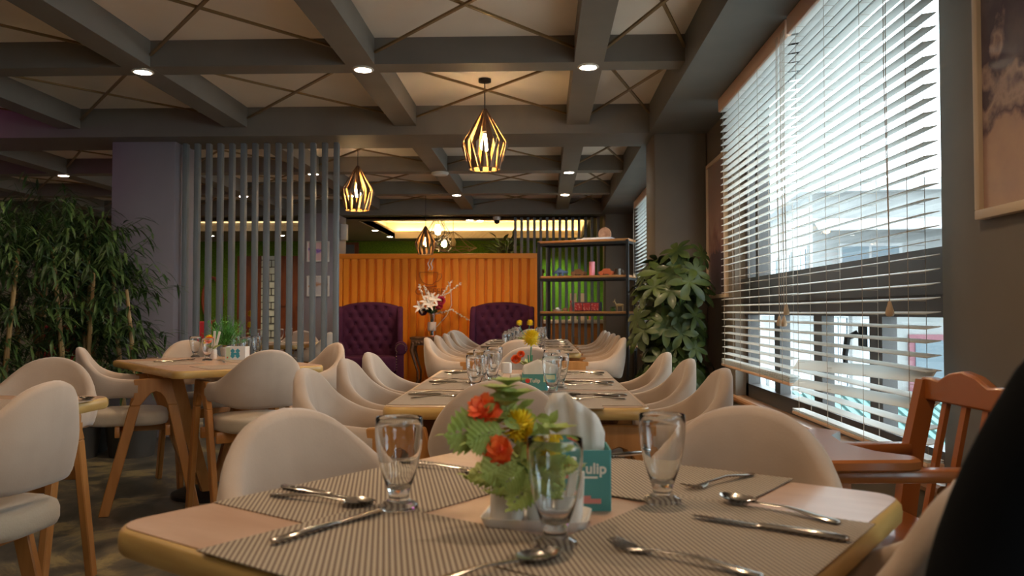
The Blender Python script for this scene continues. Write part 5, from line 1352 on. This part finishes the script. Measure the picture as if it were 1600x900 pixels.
# ================================================================ PERSON in black
cloth = mat('black_clothing', (.003, .0035, .0045), 1.0, col2=(.0045, .005, .006), scale=8, bump=.15, bscale=25, spec=.1)
skin_m = mat('skin', (.45, .26, .18), .5, sss=.1); hair_m = mat('black_hair', (.01, .008, .007), .5)
def skin_body(name, verts, edges, m, parent, sub=2, root=0):
    me = bpy.data.meshes.new(name); me.from_pydata([v[0] for v in verts], edges, []); me.materials.append(m)
    o = bpy.data.objects.new(name, me); COL.objects.link(o); o.parent = parent
    md = o.modifiers.new('skin', 'SKIN'); md.use_smooth_shade = True
    for i, v in enumerate(verts):
        r = v[1] if isinstance(v[1], tuple) else (v[1], v[1]); me.skin_vertices[0].data[i].radius = r; me.skin_vertices[0].data[i].use_root = (i == root)
    s_ = o.modifiers.new('sub', 'SUBSURF'); s_.levels = sub; s_.render_levels = sub
    return o
PX_, PY_ = .588, .70
PE = thing('person', 'person in black long sleeved clothes seated at the right edge, turned away', 'person', (PX_, PY_, 0), math.radians(188))   # local +y is the way the person faces
def arm(s_): return [((s_ * .150, -.02, .965), .060), ((s_ * .198, -.02, .895), .056), ((s_ * .245, -.01, .80), .052), ((s_ * .262, .02, .69), .047), ((s_ * .22, .16, .66), .040), ((s_ * .15, .30, .68), .032)]
V_ = [((0, 0, .52), (.17, .13)), ((0, -.01, .66), (.155, .115)), ((0, -.02, .82), (.17, .115)), ((0, -.02, .94), (.13, .09)), ((0, -.01, 1.03), .062)]
Ed = [(0, 1), (1, 2), (2, 3), (3, 4)]
for s_ in (-1, 1):
    b0 = len(V_); V_ += [(p, r) for p, r in arm(s_)]; Ed += [(3, b0)] + [(b0 + i, b0 + i + 1) for i in range(5)]
    b0 = len(V_); V_ += [((s_ * .10, .06, .50), .095), ((s_ * .13, .28, .50), .085), ((s_ * .14, .46, .49), .068), ((s_ * .14, .47, .28), .055), ((s_ * .14, .45, .09), .040)]; Ed += [(0, b0)] + [(b0 + i, b0 + i + 1) for i in range(4)]
skin_body('body_clothes', V_, Ed, cloth, PE)
for s_ in (-1, 1):
    # shoe
    m_ = MB(); m_.rings([[Vector((s_ * .14 + w * math.cos(a), y, max(.0, .035 + h * math.sin(a)))) for a in [2 * PI * k / 10 for k in range(10)]] for y, w, h in ((.39, .025, .03), (.42, .038, .045), (.50, .042, .04), (.60, .045, .033), (.66, .03, .025))]); m_.build('shoe', black_m, PE)
    # hand: palm and five fingers resting on the thighs
    hx = s_ * .13
    hv = [((hx, .30, .68), (.022, .018)), ((hx - s_ * .004, .345, .665), (.034, .016)), ((hx - s_ * .006, .385, .645), (.036, .014))]
    he = [(0, 1), (1, 2)]
    for q, (dx, L) in enumerate(((-.026, .060), (-.009, .072), (.009, .068), (.026, .052))):
        b0 = len(hv); hv += [((hx + dx, .395, .640), .0095), ((hx + dx * 1.1, .395 + L * .5, .625), .009), ((hx + dx * 1.1, .395 + L * .85, .600), .0085), ((hx + dx * 1.1, .395 + L, .585), .007)]; he += [(2, b0), (b0, b0 + 1), (b0 + 1, b0 + 2), (b0 + 2, b0 + 3)]
    b0 = len(hv); hv += [((hx - s_ * .034, .350, .655), .011), ((hx - s_ * .052, .378, .640), .010), ((hx - s_ * .056, .402, .625), .008)]; he += [(1, b0), (b0, b0 + 1), (b0 + 1, b0 + 2)]
    skin_body('hand', hv, he, skin_m, PE, 1)
# head with face, neck
m_ = MB()
def headfn(u, v):
    a = 2 * PI * u; f = PI * v; x = math.sin(f) * math.sin(a); y = math.sin(f) * math.cos(a); z = math.cos(f)
    w = .076 * (1 - .16 * max(0, -z)); X = x * w; Y = y * .095; Z = z * .118
    if z < 0: Y *= 1 - .15 * abs(z)
    nose = math.exp(-((a if a < PI else a - 2 * PI) / .16) ** 2) * math.exp(-((z + .18) / .16) ** 2); Y += .024 * nose
    for sx in (-1, 1):
        e = math.exp(-(((a if a < PI else a - 2 * PI) - sx * .38) / .16) ** 2) * math.exp(-((z - .02) / .09) ** 2); Y -= .012 * e
    return Vector((X, Y + .01, 1.19 + Z))
m_.grid(headfn, 32, 24); m_.tube([(0, -.015, 1.0), (0, -.005, 1.12)], [.052, .050], 14)
for sx in (-1, 1): m_.sphere((sx * .078, .0, 1.185), .03, 10, (.3, .6, 1))
m_.build('head', skin_m, PE, smooth=80)
m_ = MB()
for sx in (-1, 1): m_.sphere((sx * .030, .090, 1.195), .011, 10)
m_.build('eyes', white_m, PE)
m_ = MB(); m_.sphere((0, .098, 1.125), .022, 10, (1, .35, .3)); m_.build('mouth', mat('lips', (.35, .12, .10), .5), PE)
m_ = MB()
def hairfn(u, v):
    a = 2 * PI * u; f = PI * .62 * v; k = 1.0 if math.cos(a) < .55 else .62
    f = f * k; return Vector((math.sin(f) * math.sin(a) * .086, math.sin(f) * math.cos(a) * .106 + .005, 1.195 + math.cos(f) * .130))
m_.grid(hairfn, 32, 12); m_.build('hair', hair_m, PE, smooth=80, solid=.008)
g6 = 'chair'
chair(.632, .455, -.14, -1, 'chair under the person in black at the right edge', 'seat of the person in black')

# dark lounge on the left: purple accent lamp and red chairs
lamp('purple_accent', 'POINT', (-5.4, 6.0, 2.3), 6, (.80, .16, .60), .15)
red_m2 = mat('red_upholstery', (.42, .015, .02), .6)
def red_chair(label, x, y, rz):
    t = thing('lounge_chair', label, 'chair', (x, y, 0), rz, 'red chairs in the background')
    m_ = MB(); m_.box((0, -.20, .66), (.44, .07, .50), Matrix.Rotation(.12, 4, 'X'), .03, 3); m_.build('backrest', red_m2, t)
    m_ = MB(); m_.box((0, .03, .43), (.46, .46, .09), None, .03, 3); m_.build('seat', red_m2, t)
    for sx in (-1, 1):
        for sy in (-1, 1):
            m_ = MB(); m_.tube([(sx * .18, .03 + sy * .18, .40), (sx * .20, .03 + sy * .20, 0)], [.016, .011], 8); m_.build('leg', black_m, t)
red_chair('red chair glimpsed between the bamboo canes', -4.55, 7.9, .3)
red_chair('red chair seen through the left end of the slatted screen', -4.75, 11.0, PI)
